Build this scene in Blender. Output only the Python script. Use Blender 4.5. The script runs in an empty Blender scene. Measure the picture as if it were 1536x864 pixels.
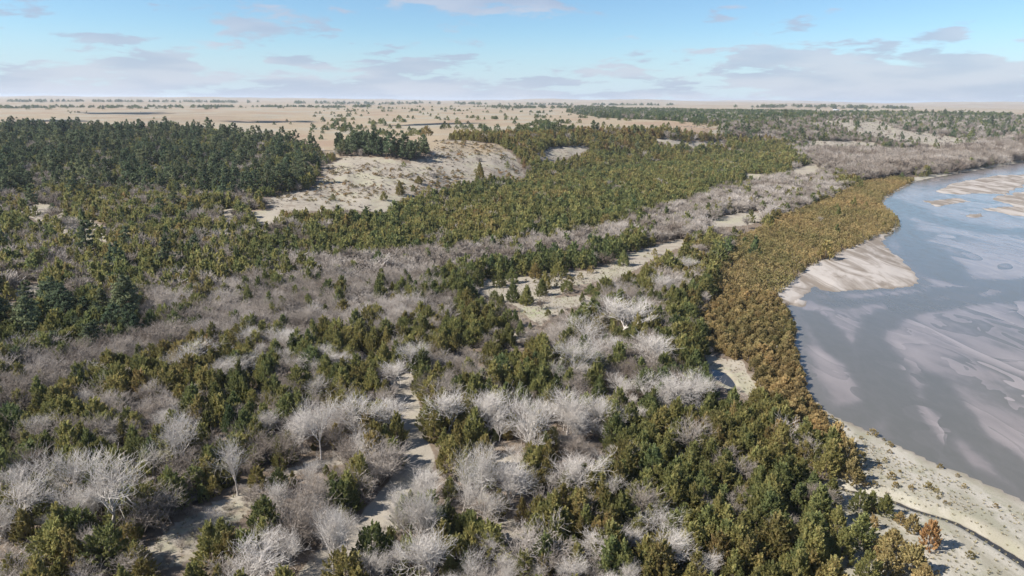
import bpy, math, random, time
T0 = time.time()
import numpy as np
from mathutils import Vector, Matrix

R = math.radians
rng = np.random.default_rng(11)
random.seed(11)
scene = bpy.context.scene
COL = scene.collection

# ------------------------------------------------------------------ camera
CAM_H, PITCH, ROLL, FPX = 70.0, R(15.3), R(0.42), 1024.0      # FPX: focal length in pixels of the 1536 wide photo
cam_d = bpy.data.cameras.new('camera'); cam = bpy.data.objects.new('camera', cam_d); COL.objects.link(cam)
cam_d.sensor_width = 36.0; cam_d.lens = 36.0 * FPX / 1536.0
cam_d.clip_start = 0.5; cam_d.clip_end = 60000
MC = Matrix.Rotation(math.pi / 2 - PITCH, 4, 'X') @ Matrix.Rotation(ROLL, 4, 'Z')
cam.matrix_world = Matrix.Translation((0, 0, CAM_H)) @ MC
scene.camera = cam
CR = np.array(MC.to_3x3())                                     # columns: right, up, back

# ------------------------------------------------------------------ sun, sky, exposure
SUN_EL, SUN_AZ = R(40), R(14)                                  # from the left, a little behind the camera
S = Vector((-math.cos(SUN_EL) * math.cos(SUN_AZ), -math.cos(SUN_EL) * math.sin(SUN_AZ), math.sin(SUN_EL)))
sun_d = bpy.data.lights.new('sun', 'SUN'); sun = bpy.data.objects.new('sun', sun_d); COL.objects.link(sun)
sun_d.energy = 5.0; sun_d.angle = R(0.53); sun_d.color = (1.0, 0.945, 0.87)
sun.rotation_euler = (-S).to_track_quat('-Z', 'Y').to_euler(); sun.location = (0, 0, 400)

world = bpy.data.worlds.new('World'); scene.world = world; world.use_nodes = True


class NT:                                                      # small node helper
    def __init__(self, tree): self.t = tree; self.n = tree.nodes; self.l = tree.links
    def add(self, typ, inputs=None, **kw):
        n = self.n.new(typ)
        for k, v in kw.items(): setattr(n, k, v)
        for k, v in (inputs or {}).items(): self.set(n, k, v)
        return n
    def set(self, n, k, v):
        s = n.inputs[k]
        if hasattr(v, 'is_output') or isinstance(v, bpy.types.NodeSocket): self.l.new(v, s)
        else: s.default_value = v
    def math(self, op, a, b=0.0, c=0.0, clamp=False):
        n = self.n.new('ShaderNodeMath'); n.operation = op; n.use_clamp = clamp
        for i, v in enumerate((a, b, c)): self.set(n, i, v)
        return n.outputs[0]
    def mix(self, f, a, b, blend='MIX'):
        n = self.n.new('ShaderNodeMix'); n.data_type = 'RGBA'; n.blend_type = blend
        self.set(n, 0, f); self.set(n, 6, a); self.set(n, 7, b)
        return n.outputs[2]
    def ramp(self, f, stops, interp='LINEAR'):
        n = self.n.new('ShaderNodeValToRGB'); n.color_ramp.interpolation = interp
        e = n.color_ramp.elements
        while len(e) < len(stops): e.new(0.5)
        for i, (p, c) in enumerate(stops):
            e[i].position = p; e[i].color = c if len(c) == 4 else (*c, 1)
        self.set(n, 0, f)
        return n.outputs[0]
    def noise(self, vec, scale, detail=4, rough=0.55, dist=0.0, out=0):
        n = self.add('ShaderNodeTexNoise', {'Scale': scale, 'Detail': detail, 'Roughness': rough, 'Distortion': dist})
        if vec is not None: self.l.new(vec, n.inputs['Vector'])
        return n.outputs[out]
    def smooth(self, x, a, b):
        n = self.n.new('ShaderNodeMapRange'); n.interpolation_type = 'SMOOTHSTEP'
        self.set(n, 0, x); n.inputs[1].default_value = a; n.inputs[2].default_value = b
        return n.outputs[0]


w = NT(world.node_tree); world.node_tree.nodes.clear()
sky = w.add('ShaderNodeTexSky', sky_type='NISHITA', sun_disc=False, sun_elevation=SUN_EL,
            sun_rotation=math.atan2(S.x, S.y), altitude=600, air_density=1.0, dust_density=0.25, ozone_density=3.0)
tc = w.add('ShaderNodeTexCoord'); sep = w.add('ShaderNodeSeparateXYZ', {0: tc.outputs['Generated']})
up = w.math('MAXIMUM', sep.outputs[2], 0.0); zz = w.math('ADD', up, 0.17)
cv = w.add('ShaderNodeCombineXYZ', {0: w.math('DIVIDE', sep.outputs[0], zz), 1: w.math('DIVIDE', sep.outputs[1], zz), 2: 5.2}).outputs[0]
c1 = w.noise(cv, 2.4, 6, 0.58, 0.1)                            # broken patches of thin cloud
big = w.noise(cv, 0.55, 2, 0.5)
low = w.smooth(up, 0.070, 0.022)                                # a cloud deck seen edge on closes up towards the horizon
cov = w.math('ADD', c1, w.math('MULTIPLY', w.math('SUBTRACT', big, 0.5), 0.55))
cov = w.math('ADD', cov, w.math('MULTIPLY', low, 0.16))
cmask = w.math('MULTIPLY', w.smooth(cov, 0.53, 0.62), 0.70)
shade = w.smooth(w.noise(cv, 1.6, 3, 0.5), .35, .65)
ccol = w.mix(shade, (3.35, 3.8, 4.9, 1), (4.7, 4.85, 5.6, 1))
blue = w.mix(1.0, sky.outputs[0], (.83, .985, 1.07, 1), 'MULTIPLY')
blue = w.mix(w.math('MULTIPLY', w.smooth(up, 0.10, 0.0), .75), blue, (4.3, 5.25, 6.5, 1))   # pale blue air low down
skyc = w.mix(cmask, blue, ccol)
bg = w.add('ShaderNodeBackground', {'Color': skyc, 'Strength': 0.064})
wo = w.add('ShaderNodeOutputWorld', {'Surface': bg.outputs[0]})

vs = scene.view_settings
vs.view_transform = 'Standard'; vs.look = 'None'; vs.exposure = 1.08; vs.gamma = 1.0; vs.use_curve_mapping = False
scene.render.engine = 'CYCLES'
cy = scene.cycles
cy.max_bounces = 5; cy.diffuse_bounces = 3; cy.glossy_bounces = 2; cy.transmission_bounces = 2
cy.volume_bounces = 0; cy.transparent_max_bounces = 6; cy.use_adaptive_sampling = True; cy.adaptive_threshold = 0.015

# ------------------------------------------------------------------ maths helpers
def fbm(x, y, scale, octaves=4, gain=0.5, seed=0):
    """value in about -1..1, gradient noise"""
    x = np.asarray(x, float) / scale; y = np.asarray(y, float) / scale
    tot = np.zeros_like(x); amp = 1.0; norm = 0.0
    for o in range(octaves):
        xi = np.floor(x).astype(np.int64); yi = np.floor(y).astype(np.int64); xf = x - xi; yf = y - yi
        u = xf * xf * xf * (xf * (xf * 6 - 15) + 10); v = yf * yf * yf * (yf * (yf * 6 - 15) + 10)
        def g(ix, iy, dx, dy):
            h = (ix * 374761393 + iy * 668265263 + (seed + o * 17) * 974634599) & 0x7fffffff
            h = ((h ^ (h >> 13)) * 1274126177) & 0x7fffffff
            a = ((h ^ (h >> 16)) & 0xffff) / 65536.0 * 2 * math.pi
            return np.cos(a) * dx + np.sin(a) * dy
        n = (g(xi, yi, xf, yf) * (1 - u) + g(xi + 1, yi, xf - 1, yf) * u) * (1 - v) + \
            (g(xi, yi + 1, xf, yf - 1) * (1 - u) + g(xi + 1, yi + 1, xf - 1, yf - 1) * u) * v
        tot += amp * n * 1.5; norm += amp; amp *= gain; x = x * 2.03 + 7.1; y = y * 2.03 + 3.7
    return tot / norm

def sst(x, a, b):
    t = np.clip((np.asarray(x, float) - a) / (b - a), 0, 1)
    return t * t * (3 - 2 * t)

def at(px, py, z=0.0):
    """the place on the level z that the photo shows at a pixel"""
    d = CR @ np.array([(px - 768) / FPX, -(py - 432) / FPX, -1.0])
    k = (z - CAM_H) / d[2]
    return np.array([d[0] * k, d[1] * k])

def project(x, y, z):
    p = np.stack([np.asarray(x, float), np.asarray(y, float), np.asarray(z, float) - CAM_H], -1) @ CR
    dep = np.maximum(-p[..., 2], 1e-3)
    return 768 + FPX * p[..., 0] / dep, 432 - FPX * p[..., 1] / dep, dep

def inpoly(px, py, poly):
    poly = np.asarray(poly, float); inside = np.zeros(np.shape(px), bool)
    x0, y0 = poly[:, 0].min(), poly[:, 1].min(); x1, y1 = poly[:, 0].max(), poly[:, 1].max()
    idx = np.nonzero((px >= x0) & (px <= x1) & (py >= y0) & (py <= y1))
    if len(idx[0]) == 0: return inside
    qx, qy = px[idx], py[idx]; ins = np.zeros(len(qx), bool); n = len(poly)
    for i in range(n):
        ax, ay = poly[i]; bx, by = poly[(i + 1) % n]
        if ay == by: continue
        c = ((ay > qy) != (by > qy)) & (qx < (bx - ax) * (qy - ay) / (by - ay) + ax)
        ins ^= c
    inside[idx] = ins
    return inside

def segdist(x, y, pts):
    d2 = np.full(np.shape(x), 1e18)
    for (ax, ay), (bx, by) in zip(pts[:-1], pts[1:]):
        vx, vy = bx - ax, by - ay; L = max(vx * vx + vy * vy, 1e-9)
        t = np.clip(((x - ax) * vx + (y - ay) * vy) / L, 0, 1)
        d2 = np.minimum(d2, (x - ax - t * vx) ** 2 + (y - ay - t * vy) ** 2)
    return np.sqrt(d2)

def smooth_line(pts, it=2):
    p = np.asarray(pts, float)
    for _ in range(it):
        q = [p[0]]
        for a, b in zip(p[:-1], p[1:]): q += [a * .75 + b * .25, a * .25 + b * .75]
        q.append(p[-1]); p = np.array(q)
    return p

# ------------------------------------------------------------------ the lie of the land
shore_px = [(1536, 752), (1500, 735), (1440, 708), (1380, 685), (1320, 655), (1270, 632), (1240, 618), (1220, 600), (1208, 575), (1200, 545),
            (1192, 520), (1196, 500), (1190, 480), (1180, 462), (1192, 452), (1210, 441), (1221, 427), (1232, 439), (1300, 435), (1378, 430),
            (1377, 413), (1356, 391), (1334, 374), (1320, 360), (1338, 350), (1352, 340), (1345, 326), (1328, 312), (1322, 302), (1345, 286),
            (1375, 271), (1420, 263), (1500, 249), (1536, 243), (1600, 236)]
SHORE = smooth_line([at(*p) for p in shore_px], 1)
d0 = SHORE[0] - SHORE[2]; d0 /= np.linalg.norm(d0)
SHORE = np.vstack([SHORE[0] + d0 * 400, SHORE, SHORE[-1] + np.array([1, .25]) * 1800])
RIVER = np.vstack([SHORE, [[4200, -700], SHORE[0] + np.array([400, -300])]])
CREEK = smooth_line([at(*p, .2) for p in [(1262, 733), (1276, 738), (1307, 742), (1341, 753), (1374, 767), (1424, 780), (1457, 797), (1491, 817), (1536, 845), (1600, 890), (1700, 960)]], 2)
POND = smooth_line([at(*p, .3) for p in [(1064, 551), (1078, 553), (1092, 558), (1106, 573), (1108, 583), (1092, 580), (1076, 571), (1066, 562), (1064, 551)]], 1)
BARS = [[at(*p) for p in poly] for poly in (
    [(1425, 276), (1470, 267), (1500, 262), (1545, 262), (1550, 274), (1522, 284), (1506, 292), (1470, 290), (1430, 292), (1400, 288)],
    [(1485, 297), (1530, 288), (1600, 288), (1620, 304), (1560, 314), (1510, 308)],
    [(1470, 314), (1530, 308), (1640, 312), (1620, 326), (1530, 325)],
    [(1385, 302), (1440, 296), (1456, 303), (1405, 310)],
    [(1446, 322), (1474, 319), (1478, 326), (1452, 328)],
    [(1180, 455), (1196, 450), (1212, 452), (1200, 459)])]
toe_px = [(-420, 720), (-200, 620), (0, 545), (150, 505), (300, 450), (450, 392), (600, 338), (700, 304), (800, 284), (900, 264), (1000, 252), (1100, 240), (1250, 232), (1400, 222), (1536, 213), (1750, 211)]
crest_px = [(-420, 205), (-200, 200), (0, 198), (300, 202), (430, 213), (520, 216), (640, 213), (740, 211), (860, 202), (1000, 197), (1100, 192), (1250, 183), (1350, 179), (1536, 174), (1750, 174)]
TOE = np.array([at(*p, 2) for p in toe_px]); CREST = np.array([at(*p, 34) for p in crest_px])
def polar(P): return np.degrees(np.arctan2(P[:, 0], P[:, 1])), np.hypot(P[:, 0], P[:, 1])
TA, TR = polar(TOE); CA, CRR = polar(CREST)

def height(x, y):
    x = np.asarray(x, float); y = np.asarray(y, float)
    r = np.hypot(x, y); az = np.degrees(np.arctan2(x, y))
    rt, rc = np.interp(az, TA, TR), np.interp(az, CA, CRR)
    rt = rt + 18 * fbm(x, y, 140, 2, seed=3)
    t = np.clip((r - rt) / (rc + 40 - rt), 0, 1); s = .55 * t + .45 * t * t * (3 - 2 * t)
    mid = 4 * s * (1 - s)
    ridge = 1 - 2 * np.abs(fbm(x, y, 85, 3, seed=5))
    h = 1.7 + .5 * fbm(x, y, 45, 3, seed=1) + .18 * fbm(x, y, 9, 2, seed=2)
    top_h = np.interp(az, [-40, -14, -6, 45], [22.5, 24, 30.5, 31])
    h = h + top_h * s + mid * (2.4 * ridge - 1.2) + s * 3.5 * fbm(x, y, 230, 3, seed=6) + mid * 1.0 * fbm(x, y, 16, 2, seed=8)
    far = sst(r, 1500, 8000)
    h = h + sst(r, 900, 2600) * 7 * fbm(x, y, 520, 3, seed=9) + far * (12 + 24 * fbm(x, y, 2600, 3, seed=10)) + sst(r, 6500, 13000) * np.maximum(0, 34 + 120 * fbm(x, y, 3800, 3, seed=11))
    h = np.minimum(h, 128)
    # the river and its low bank
    near = (x > -50) & (r < 5000)
    if near.any():
        xn, yn, hn = x[near], y[near], h[near]
        wob = .9 * fbm(xn, yn, 7, 2, seed=12)
        sd = segdist(xn, yn, SHORE) * np.where(inpoly(xn, yn, RIVER), -1, 1) + wob * np.clip(np.hypot(xn, yn) / 120, 1, 4)
        land = .05 + .75 * sst(sd, 0, 16) + .02 * np.minimum(np.maximum(sd, 0), 20) + .06 * fbm(xn, yn, 12, 3, seed=14)
        land = np.where(sd > 0, np.maximum(land, .02 + .02 * np.minimum(sd, 2)), -.06 + .05 * np.maximum(sd, -14))
        q = sst(sd, 16, 48)
        hn = land * (1 - q) + hn * q
        bar = np.zeros_like(hn)
        for i, b in enumerate(BARS):
            e = segdist(xn, yn, np.vstack([b, b[:1]])) * np.where(inpoly(xn, yn, b), 1, -1)
            bar = np.maximum(bar, sst(e + 5 * fbm(xn, yn, 22, 2, seed=20 + i), -1, 3))
        hn = np.where((sd < 0) & (bar > .02), np.maximum(hn, -.1 + .42 * bar), hn)
        dc = segdist(xn, yn, CREEK); wd = .42 + .25 * fbm(xn, yn, 8, 1, seed=31)
        hn = hn + (np.minimum(hn, -.16) - hn) * sst(dc, wd + 2.2, wd * .6)
        pd = segdist(xn, yn, POND) * np.where(inpoly(xn, yn, POND), 1, -1)
        hn = np.where(pd > -9, hn * (1 - sst(pd, -9, -2)) + sst(pd, -9, -2) * (.26 - .42 * pd.clip(-.3, 1.2)), hn)
        h[near] = hn
    return h

# ------------------------------------------------------------------ photo zones, traced on the ground
Z_TRACK = [at(*p, 1.7) for p in [(470, 880), (520, 828), (565, 783), (606, 728), (630, 690), (622, 660), (612, 640), (614, 615), (610, 590), (602, 566)]]
TRACK = smooth_line(Z_TRACK, 2)
OPEN = [  # bare sandy openings: (polygon in photo pixels, how much sand shows)
    ([(715, 437), (729, 420), (789, 415), (845, 407), (889, 407), (942, 382), (979, 370), (1024, 358), (1030, 366), (985, 385), (956, 402), (925, 418), (895, 422), (850, 430), (845, 438), (830, 447), (879, 443), (895, 451), (852, 462), (826, 474), (812, 488), (794, 478), (772, 457), (745, 451)], 1),
    ([(745, 500), (770, 492), (795, 500), (790, 512), (760, 514)], .8),
    ([(393, 302), (430, 290), (468, 285), (482, 266), (484, 250), (522, 235), (570, 236), (612, 243), (645, 236), (652, 211), (695, 210), (745, 217), (772, 233), (787, 260), (785, 272), (745, 264), (699, 274), (655, 288), (600, 300), (579, 319), (520, 315), (440, 318), (410, 314)], 1),
    ([(375, 318), (420, 316), (425, 330), (395, 338), (380, 335)], .9), ([(330, 316), (350, 314), (352, 328), (338, 330)], .9),
    ([(15, 312), (60, 304), (95, 312), (120, 320), (140, 332), (178, 350), (170, 362), (130, 362), (112, 374), (95, 352), (60, 332)], .8),
    ([(8, 440), (50, 427), (72, 425), (64, 438), (20, 445)], 1), ([(0, 453), (26, 455), (24, 464), (0, 464)], 1),
    ([(805, 232), (829, 221), (879, 219), (885, 226), (868, 233), (832, 242), (812, 242)], .9),
    ([(975, 208), (1010, 210), (1056, 218), (1052, 223), (1000, 216)], .9),
    ([(1010, 190), (1060, 189), (1092, 196), (1080, 200), (1040, 198)], .8), ([(1024, 211), (1060, 213), (1090, 212), (1092, 215), (1050, 220)], .7),
    ([(1186, 254), (1222, 246), (1232, 258), (1192, 264)], 1), ([(1115, 260), (1150, 262), (1146, 268), (1118, 267)], 1),
    ([(1055, 335), (1090, 324), (1126, 316), (1152, 324), (1126, 337), (1066, 342)], 1),
    ([(1208, 211), (1307, 213), (1326, 221), (1424, 225), (1424, 230), (1322, 228), (1300, 220), (1215, 218)], .9),
    ([(1235, 180), (1317, 180), (1357, 196), (1414, 203), (1470, 214), (1457, 222), (1390, 217), (1340, 210), (1297, 203), (1257, 193)], .75),
    ([(1520, 215), (1560, 213), (1560, 226), (1524, 224)], 1),
    ([(732, 690), (760, 680), (785, 688), (770, 700), (740, 702)], 1), ([(712, 738), (728, 732), (734, 750), (718, 756)], .9),
    ([(748, 784), (768, 776), (786, 796), (775, 812), (752, 806)], 1), ([(700, 668), (712, 664), (716, 674)], .9),
    ([(205, 850), (225, 815), (262, 785), (310, 758), (352, 742), (380, 722), (392, 748), (350, 792), (300, 835), (240, 858)], .55),
    ([(385, 722), (430, 700), (470, 692), (512, 684), (508, 696), (450, 708), (410, 728)], .6), ([(455, 600), (480, 592), (492, 603), (468, 610)], .8),
    ([(45, 832), (95, 822), (98, 830), (60, 842)], .8), ([(182, 682), (198, 680), (200, 690), (186, 692)], .7), ([(5, 632), (28, 628), (30, 638), (8, 640)], .6),
    ([(1056, 528), (1090, 541), (1116, 543), (1120, 558), (1140, 590), (1130, 598), (1108, 584), (1092, 580), (1064, 562)], 1),
    ([(1060, 549), (1078, 549), (1094, 556), (1110, 573), (1110, 588), (1092, 584), (1074, 575), (1062, 564)], 1),
    ([(1186, 700), (1206, 704), (1226, 716), (1200, 712)], 1), ([(1178, 750), (1196, 750), (1196, 758), (1180, 758)], 1),
    ([(835, 655), (850, 653), (852, 664), (838, 666)], .7), ([(498, 675), (520, 690), (512, 700), (500, 690)], .6),
]
BEACH = [(1205, 590), (1222, 606), (1240, 630), (1240, 662), (1258, 690), (1256, 716), (1222, 730), (1218, 740), (1238, 756), (1246, 772), (1246, 792), (1234, 806), (1240, 830), (1250, 880), (1252, 1000), (2400, 1000), (2400, 760), (1536, 740)]
SANDBAR = [(1163, 446), (1185, 425), (1210, 402), (1245, 385), (1290, 366), (1318, 352), (1420, 350), (1420, 440), (1235, 450), (1185, 470)]
POL = {
    'pine_hill': [(-500, 180), (-200, 188), (0, 194), (300, 199), (430, 216), (484, 228), (486, 246), (470, 284), (400, 296), (340, 300), (250, 292), (150, 285), (0, 300), (-500, 330)],
    'pine_grove': [(505, 222), (545, 219), (595, 229), (645, 227), (648, 240), (606, 246), (560, 240), (510, 238)],
    'dark_pines': [(-300, 480), (0, 468), (80, 448), (190, 468), (235, 505), (180, 530), (0, 540), (-300, 560)],
    'cedar_band': [(400, 338), (480, 326), (580, 322), (600, 302), (660, 290), (745, 267), (795, 275), (800, 246), (872, 236), (1000, 224), (1190, 218), (1205, 250), (1150, 270), (1060, 288), (1000, 318), (900, 345), (800, 362), (680, 378), (560, 388), (480, 374), (400, 345)],
    'back_cedars': [(648, 212), (700, 205), (800, 205), (900, 198), (1000, 199), (1100, 209), (1190, 216), (1000, 224), (872, 236), (800, 246), (790, 262), (772, 233), (745, 215)],
    'left_cedars': [(-400, 320), (0, 300), (340, 300), (400, 300), (400, 338), (480, 374), (520, 392), (400, 424), (250, 446), (0, 468), (-400, 480)],
    'clearing_cedars': [(645, 412), (720, 398), (800, 390), (900, 370), (975, 346), (985, 366), (940, 382), (890, 405), (790, 413), (730, 420), (708, 446), (650, 452)],
    'thicket': [(-300, 600), (0, 540), (180, 530), (235, 505), (200, 455), (400, 424), (520, 392), (680, 380), (800, 364), (920, 345), (1000, 319), (1060, 290), (1150, 272), (1240, 255), (1260, 290), (1180, 318), (1100, 345), (1024, 358), (940, 372), (880, 392), (800, 402), (720, 420), (650, 470), (560, 510), (420, 490), (250, 530), (120, 575), (0, 610), (-300, 660)],
    'river_strip': [(1056, 520), (1042, 480), (1062, 440), (1082, 395), (1106, 358), (1180, 320), (1262, 290), (1292, 272), (1372, 258), (1374, 268), (1345, 284), (1318, 302), (1350, 330), (1350, 346), (1318, 356), (1290, 366), (1245, 385), (1210, 405), (1190, 425), (1165, 446), (1184, 470), (1202, 500), (1198, 520), (1208, 560), (1222, 605), (1246, 636), (1256, 662), (1215, 655), (1150, 612), (1130, 592), (1120, 556), (1090, 540)],
    'strip_edge': [(1000, 560), (1010, 500), (1040, 440), (1080, 380), (1112, 358), (1090, 400), (1070, 440), (1048, 480), (1056, 525), (1066, 562), (1040, 570)],
    'low_cedars': [(745, 1000), (765, 864), (800, 790), (860, 715), (925, 660), (1000, 628), (1064, 590), (1130, 594), (1215, 655), (1236, 668), (1256, 695), (1254, 722), (1216, 738), (1236, 768), (1244, 790), (1232, 810), (1244, 864), (1250, 1000)],
    'mid_clump': [(820, 500), (860, 460), (930, 430), (1010, 420), (1040, 440), (1010, 500), (1000, 560), (860, 570), (820, 540)],
    'far_bank': [(1090, 245), (1240, 225), (1400, 226), (1560, 210), (1700, 210), (1700, 240), (1536, 242), (1420, 262), (1372, 258), (1290, 272), (1240, 255)],
    'far_pines': [(1315, 178), (1380, 170), (1460, 178), (1520, 190), (1500, 200), (1450, 206), (1400, 204), (1340, 195)],
    'back_slope': [(1050, 200), (1120, 182), (1235, 182), (1260, 195), (1340, 212), (1430, 222), (1400, 230), (1240, 232), (1190, 218), (1100, 206)],
    'bluff_scrub': [(1090, 168), (1240, 166), (1400, 168), (1560, 168), (1600, 212), (1540, 214), (1430, 224), (1340, 212), (1260, 196), (1235, 182), (1120, 182)],
    'far_wood': [(850, 168), (900, 160), (1000, 158), (1060, 158), (1200, 170), (1240, 178), (1100, 188), (1000, 180), (900, 176)],
}
# cedar, thicket, pine, bronze cedar, cover, mean cedar tint
ZW = {
    'pine_hill': (.50, .28, .22, 0, .90, .42), 'pine_grove': (.1, .1, .8, 0, .55, .3), 'dark_pines': (.48, .36, .16, 0, .95, .38),
    'cedar_band': (.95, .05, 0, 0, 1, .48), 'back_cedars': (.93, .05, .02, 0, .85, .66), 'left_cedars': (.64, .35, .01, 0, .96, .50), 'clearing_cedars': (.9, .1, 0, 0, .9, .36),
    'thicket': (.13, .87, 0, 0, .95, .42), 'river_strip': (.02, .01, 0, .97, 1, .5), 'strip_edge': (.93, .07, 0, 0, 1, .45), 'low_cedars': (.95, .05, 0, 0, .99, .52),
    'mid_clump': (.5, .5, 0, 0, .9, .45), 'far_bank': (.12, .88, 0, 0, .95, .35), 'far_pines': (.42, .56, .02, 0, .9, .2), 'back_slope': (.30, .68, .02, 0, .85, .25), 'far_wood': (.85, .15, 0, 0, .8, .12), 'bluff_scrub': (.28, .72, 0, 0, .30, .2),
    'front': (.78, .22, 0, 0, .86, .52), 'prairie': (1, 0, 0, 0, .004, .45),
}
ZORDER = ['far_pines', 'far_wood', 'pine_grove', 'pine_hill', 'dark_pines', 'river_strip', 'strip_edge', 'low_cedars', 'clearing_cedars', 'cedar_band', 'back_cedars', 'left_cedars', 'back_slope', 'far_bank', 'thicket', 'mid_clump', 'bluff_scrub']
ZN = ZORDER + ['front', 'prairie']

def openness(px, py):
    o = np.zeros(np.shape(px))
    for poly, s in OPEN: o = np.where(inpoly(px, py, poly), np.maximum(o, s), o)
    return o

def zones(px, py, x, y):
    z = np.full(np.shape(px), -1)
    for i, k in enumerate(ZORDER):
        z = np.where((z < 0) & inpoly(px, py, POL[k]), i, z)
    r = np.hypot(x, y)
    az = np.degrees(np.arctan2(x, y)); rc = np.interp(az, CA, CRR)
    z = np.where((z < 0) & (r > np.minimum(rc * .97, 900)), len(ZORDER) + 1, z)
    return np.where(z < 0, len(ZORDER), z)

# ------------------------------------------------------------------ materials
MATS = {}
def new_mat(name):
    m = bpy.data.materials.new(name); m.use_nodes = True; m.node_tree.nodes.clear(); MATS[name] = m
    return m, NT(m.node_tree)

def finish(t, col, rough=.85, bump=None, bs=.3, bd=.1, spec=.2, normal=None):
    b = t.add('ShaderNodeBsdfPrincipled', {'Base Color': col, 'Roughness': rough, 'Specular IOR Level': spec})
    if bump is not None:
        n = t.add('ShaderNodeBump', {'Height': bump, 'Strength': bs, 'Distance': bd}); t.l.new(n.outputs[0], b.inputs['Normal'])
    o = t.add('ShaderNodeOutputMaterial', {'Surface': b.outputs[0]})
    return b

def foliage_mat(name, stops, transl=.18):
    m, t = new_mat(name)
    tint = t.add('ShaderNodeAttribute', attribute_type='INSTANCER', attribute_name='tint').outputs['Fac']
    leaf = t.add('ShaderNodeAttribute', attribute_type='GEOMETRY', attribute_name='leaf').outputs['Fac']
    rnd = t.add('ShaderNodeObjectInfo').outputs['Random']
    f = t.math('ADD', tint, t.math('MULTIPLY', t.math('SUBTRACT', leaf, .5), .34))
    col = t.ramp(f, stops)
    val = t.math('ADD', t.math('MULTIPLY', rnd, .5), t.math('MULTIPLY', leaf, .35))
    col = t.mix(1.0, col, t.add('ShaderNodeCombineColor', {0: t.math('ADD', val, .58), 1: t.math('ADD', val, .58), 2: t.math('ADD', val, .58)}).outputs[0], 'MULTIPLY')
    d = t.add('ShaderNodeBsdfDiffuse', {'Color': col}); tr = t.add('ShaderNodeBsdfTranslucent', {'Color': col})
    mx = t.add('ShaderNodeMixShader', {0: transl, 1: d.outputs[0], 2: tr.outputs[0]})
    t.add('ShaderNodeOutputMaterial', {'Surface': mx.outputs[0]})
    return m

foliage_mat('cedar_foliage', [(0.0, (.100, .145, .074)), (.3, (.190, .215, .088)), (.55, (.295, .278, .106)), (.8, (.315, .250, .106)), (1, (.275, .170, .088))], .44)
foliage_mat('bronze_foliage', [(0.0, (.25, .23, .10)), (.4, (.405, .32, .155)), (.7, (.455, .335, .165)), (1, (.43, .25, .115))], .42)
foliage_mat('pine_foliage', [(0.0, (.078, .110, .066)), (.5, (.125, .152, .084)), (1, (.190, .190, .100))], .36)
foliage_mat('dry_grass', [(0.0, (.20, .19, .11)), (.5, (.31, .27, .18)), (1, (.38, .33, .25))], .3)

def bark_mat(name, stops, bump=True):
    m, t = new_mat(name)
    tint = t.add('ShaderNodeAttribute', attribute_type='INSTANCER', attribute_name='tint').outputs['Fac']
    leaf = t.add('ShaderNodeAttribute', attribute_type='GEOMETRY', attribute_name='leaf').outputs['Fac']
    f = t.math('ADD', tint, t.math('MULTIPLY', t.math('SUBTRACT', leaf, .5), .5))
    col = t.ramp(f, stops)
    finish(t, col, .8, spec=.15)
    return m
bark_mat('cottonwood_bark', [(0, (.12, .095, .075)), (.35, (.27, .237, .207)), (.65, (.455, .418, .378)), (1, (.60, .555, .51))])
bark_mat('thicket_bark', [(0, (.12, .085, .062)), (.35, (.205, .170, .140)), (.7, (.33, .290, .252)), (1, (.46, .415, .375))])
bark_mat('brown_bark', [(0, (.06, .045, .035)), (1, (.16, .12, .09))])

# ground
gm, t = new_mat('ground')
geo = t.add('ShaderNodeNewGeometry'); pos = geo.outputs['Position']
def A(n): return t.add('ShaderNodeAttribute', attribute_type='GEOMETRY', attribute_name=n).outputs['Fac']
n1 = t.noise(pos, .045, 5, .6); n2 = t.noise(pos, .5, 4, .6); n3 = t.noise(pos, 4.0, 3, .6); n0 = t.noise(pos, .006, 4, .55)
duff = t.mix(n2, (.085, .064, .046, 1), (.19, .150, .115, 1))
duff = t.mix(t.smooth(n1, .5, .68), duff, (.235, .19, .15, 1))
sand = t.mix(n2, (.215, .190, .152, 1), (.315, .282, .235, 1))
n15 = t.noise(pos, .16, 5, .65)
sand = t.mix(t.math('MULTIPLY', t.smooth(n1, .48, .66), .8), sand, (.27, .255, .18, 1))
sand = t.mix(t.math('MULTIPLY', t.smooth(n15, .5, .66), .75), sand, (.205, .172, .140, 1))
sand = t.mix(t.math('MULTIPLY', t.smooth(n3, .56, .72), .7), sand, (.17, .145, .11, 1))
prai = t.mix(n1, (.218, .172, .117, 1), (.285, .232, .163, 1))
prai = t.mix(t.smooth(n0, .50, .62), prai, (.25, .225, .175, 1))
prai = t.mix(t.smooth(n0, .46, .36), prai, (.235, .172, .12, 1))
prai = t.mix(t.math('MULTIPLY', t.smooth(t.noise(pos, .0016, 4, .6), .52, .62), .6), prai, (.19, .15, .105, 1))
prai = t.mix(t.math('MULTIPLY', t.smooth(n2, .5, .7), .35), prai, (.12, .10, .07, 1))
bmap = t.add('ShaderNodeMapping', {0: pos}); bmap.inputs['Rotation'].default_value = (0, 0, R(38)); bmap.inputs['Scale'].default_value = (1, .3, 1)
bn = t.noise(bmap.outputs[0], .16, 5, .6, .6)
beach = t.mix(t.smooth(bn, .3, .7), (.215, .198, .155, 1), (.345, .320, .275, 1))
beach = t.mix(t.math('MULTIPLY', t.smooth(n15, .48, .62), .55), beach, (.215, .21, .15, 1))
beach = t.mix(t.math('MULTIPLY', t.smooth(n3, .52, .66), .5), beach, (.155, .145, .105, 1))
jit = t.math('MULTIPLY', t.math('SUBTRACT', t.noise(pos, .35, 5, .65), .5), .9)
def edge(a): return t.smooth(t.math('ADD', a, jit), .32, .62)
c = t.mix(edge(A('sand')), duff, sand)
c = t.mix(edge(A('prairie')), c, prai)
c = t.mix(edge(A('beach')), c, beach)
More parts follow.
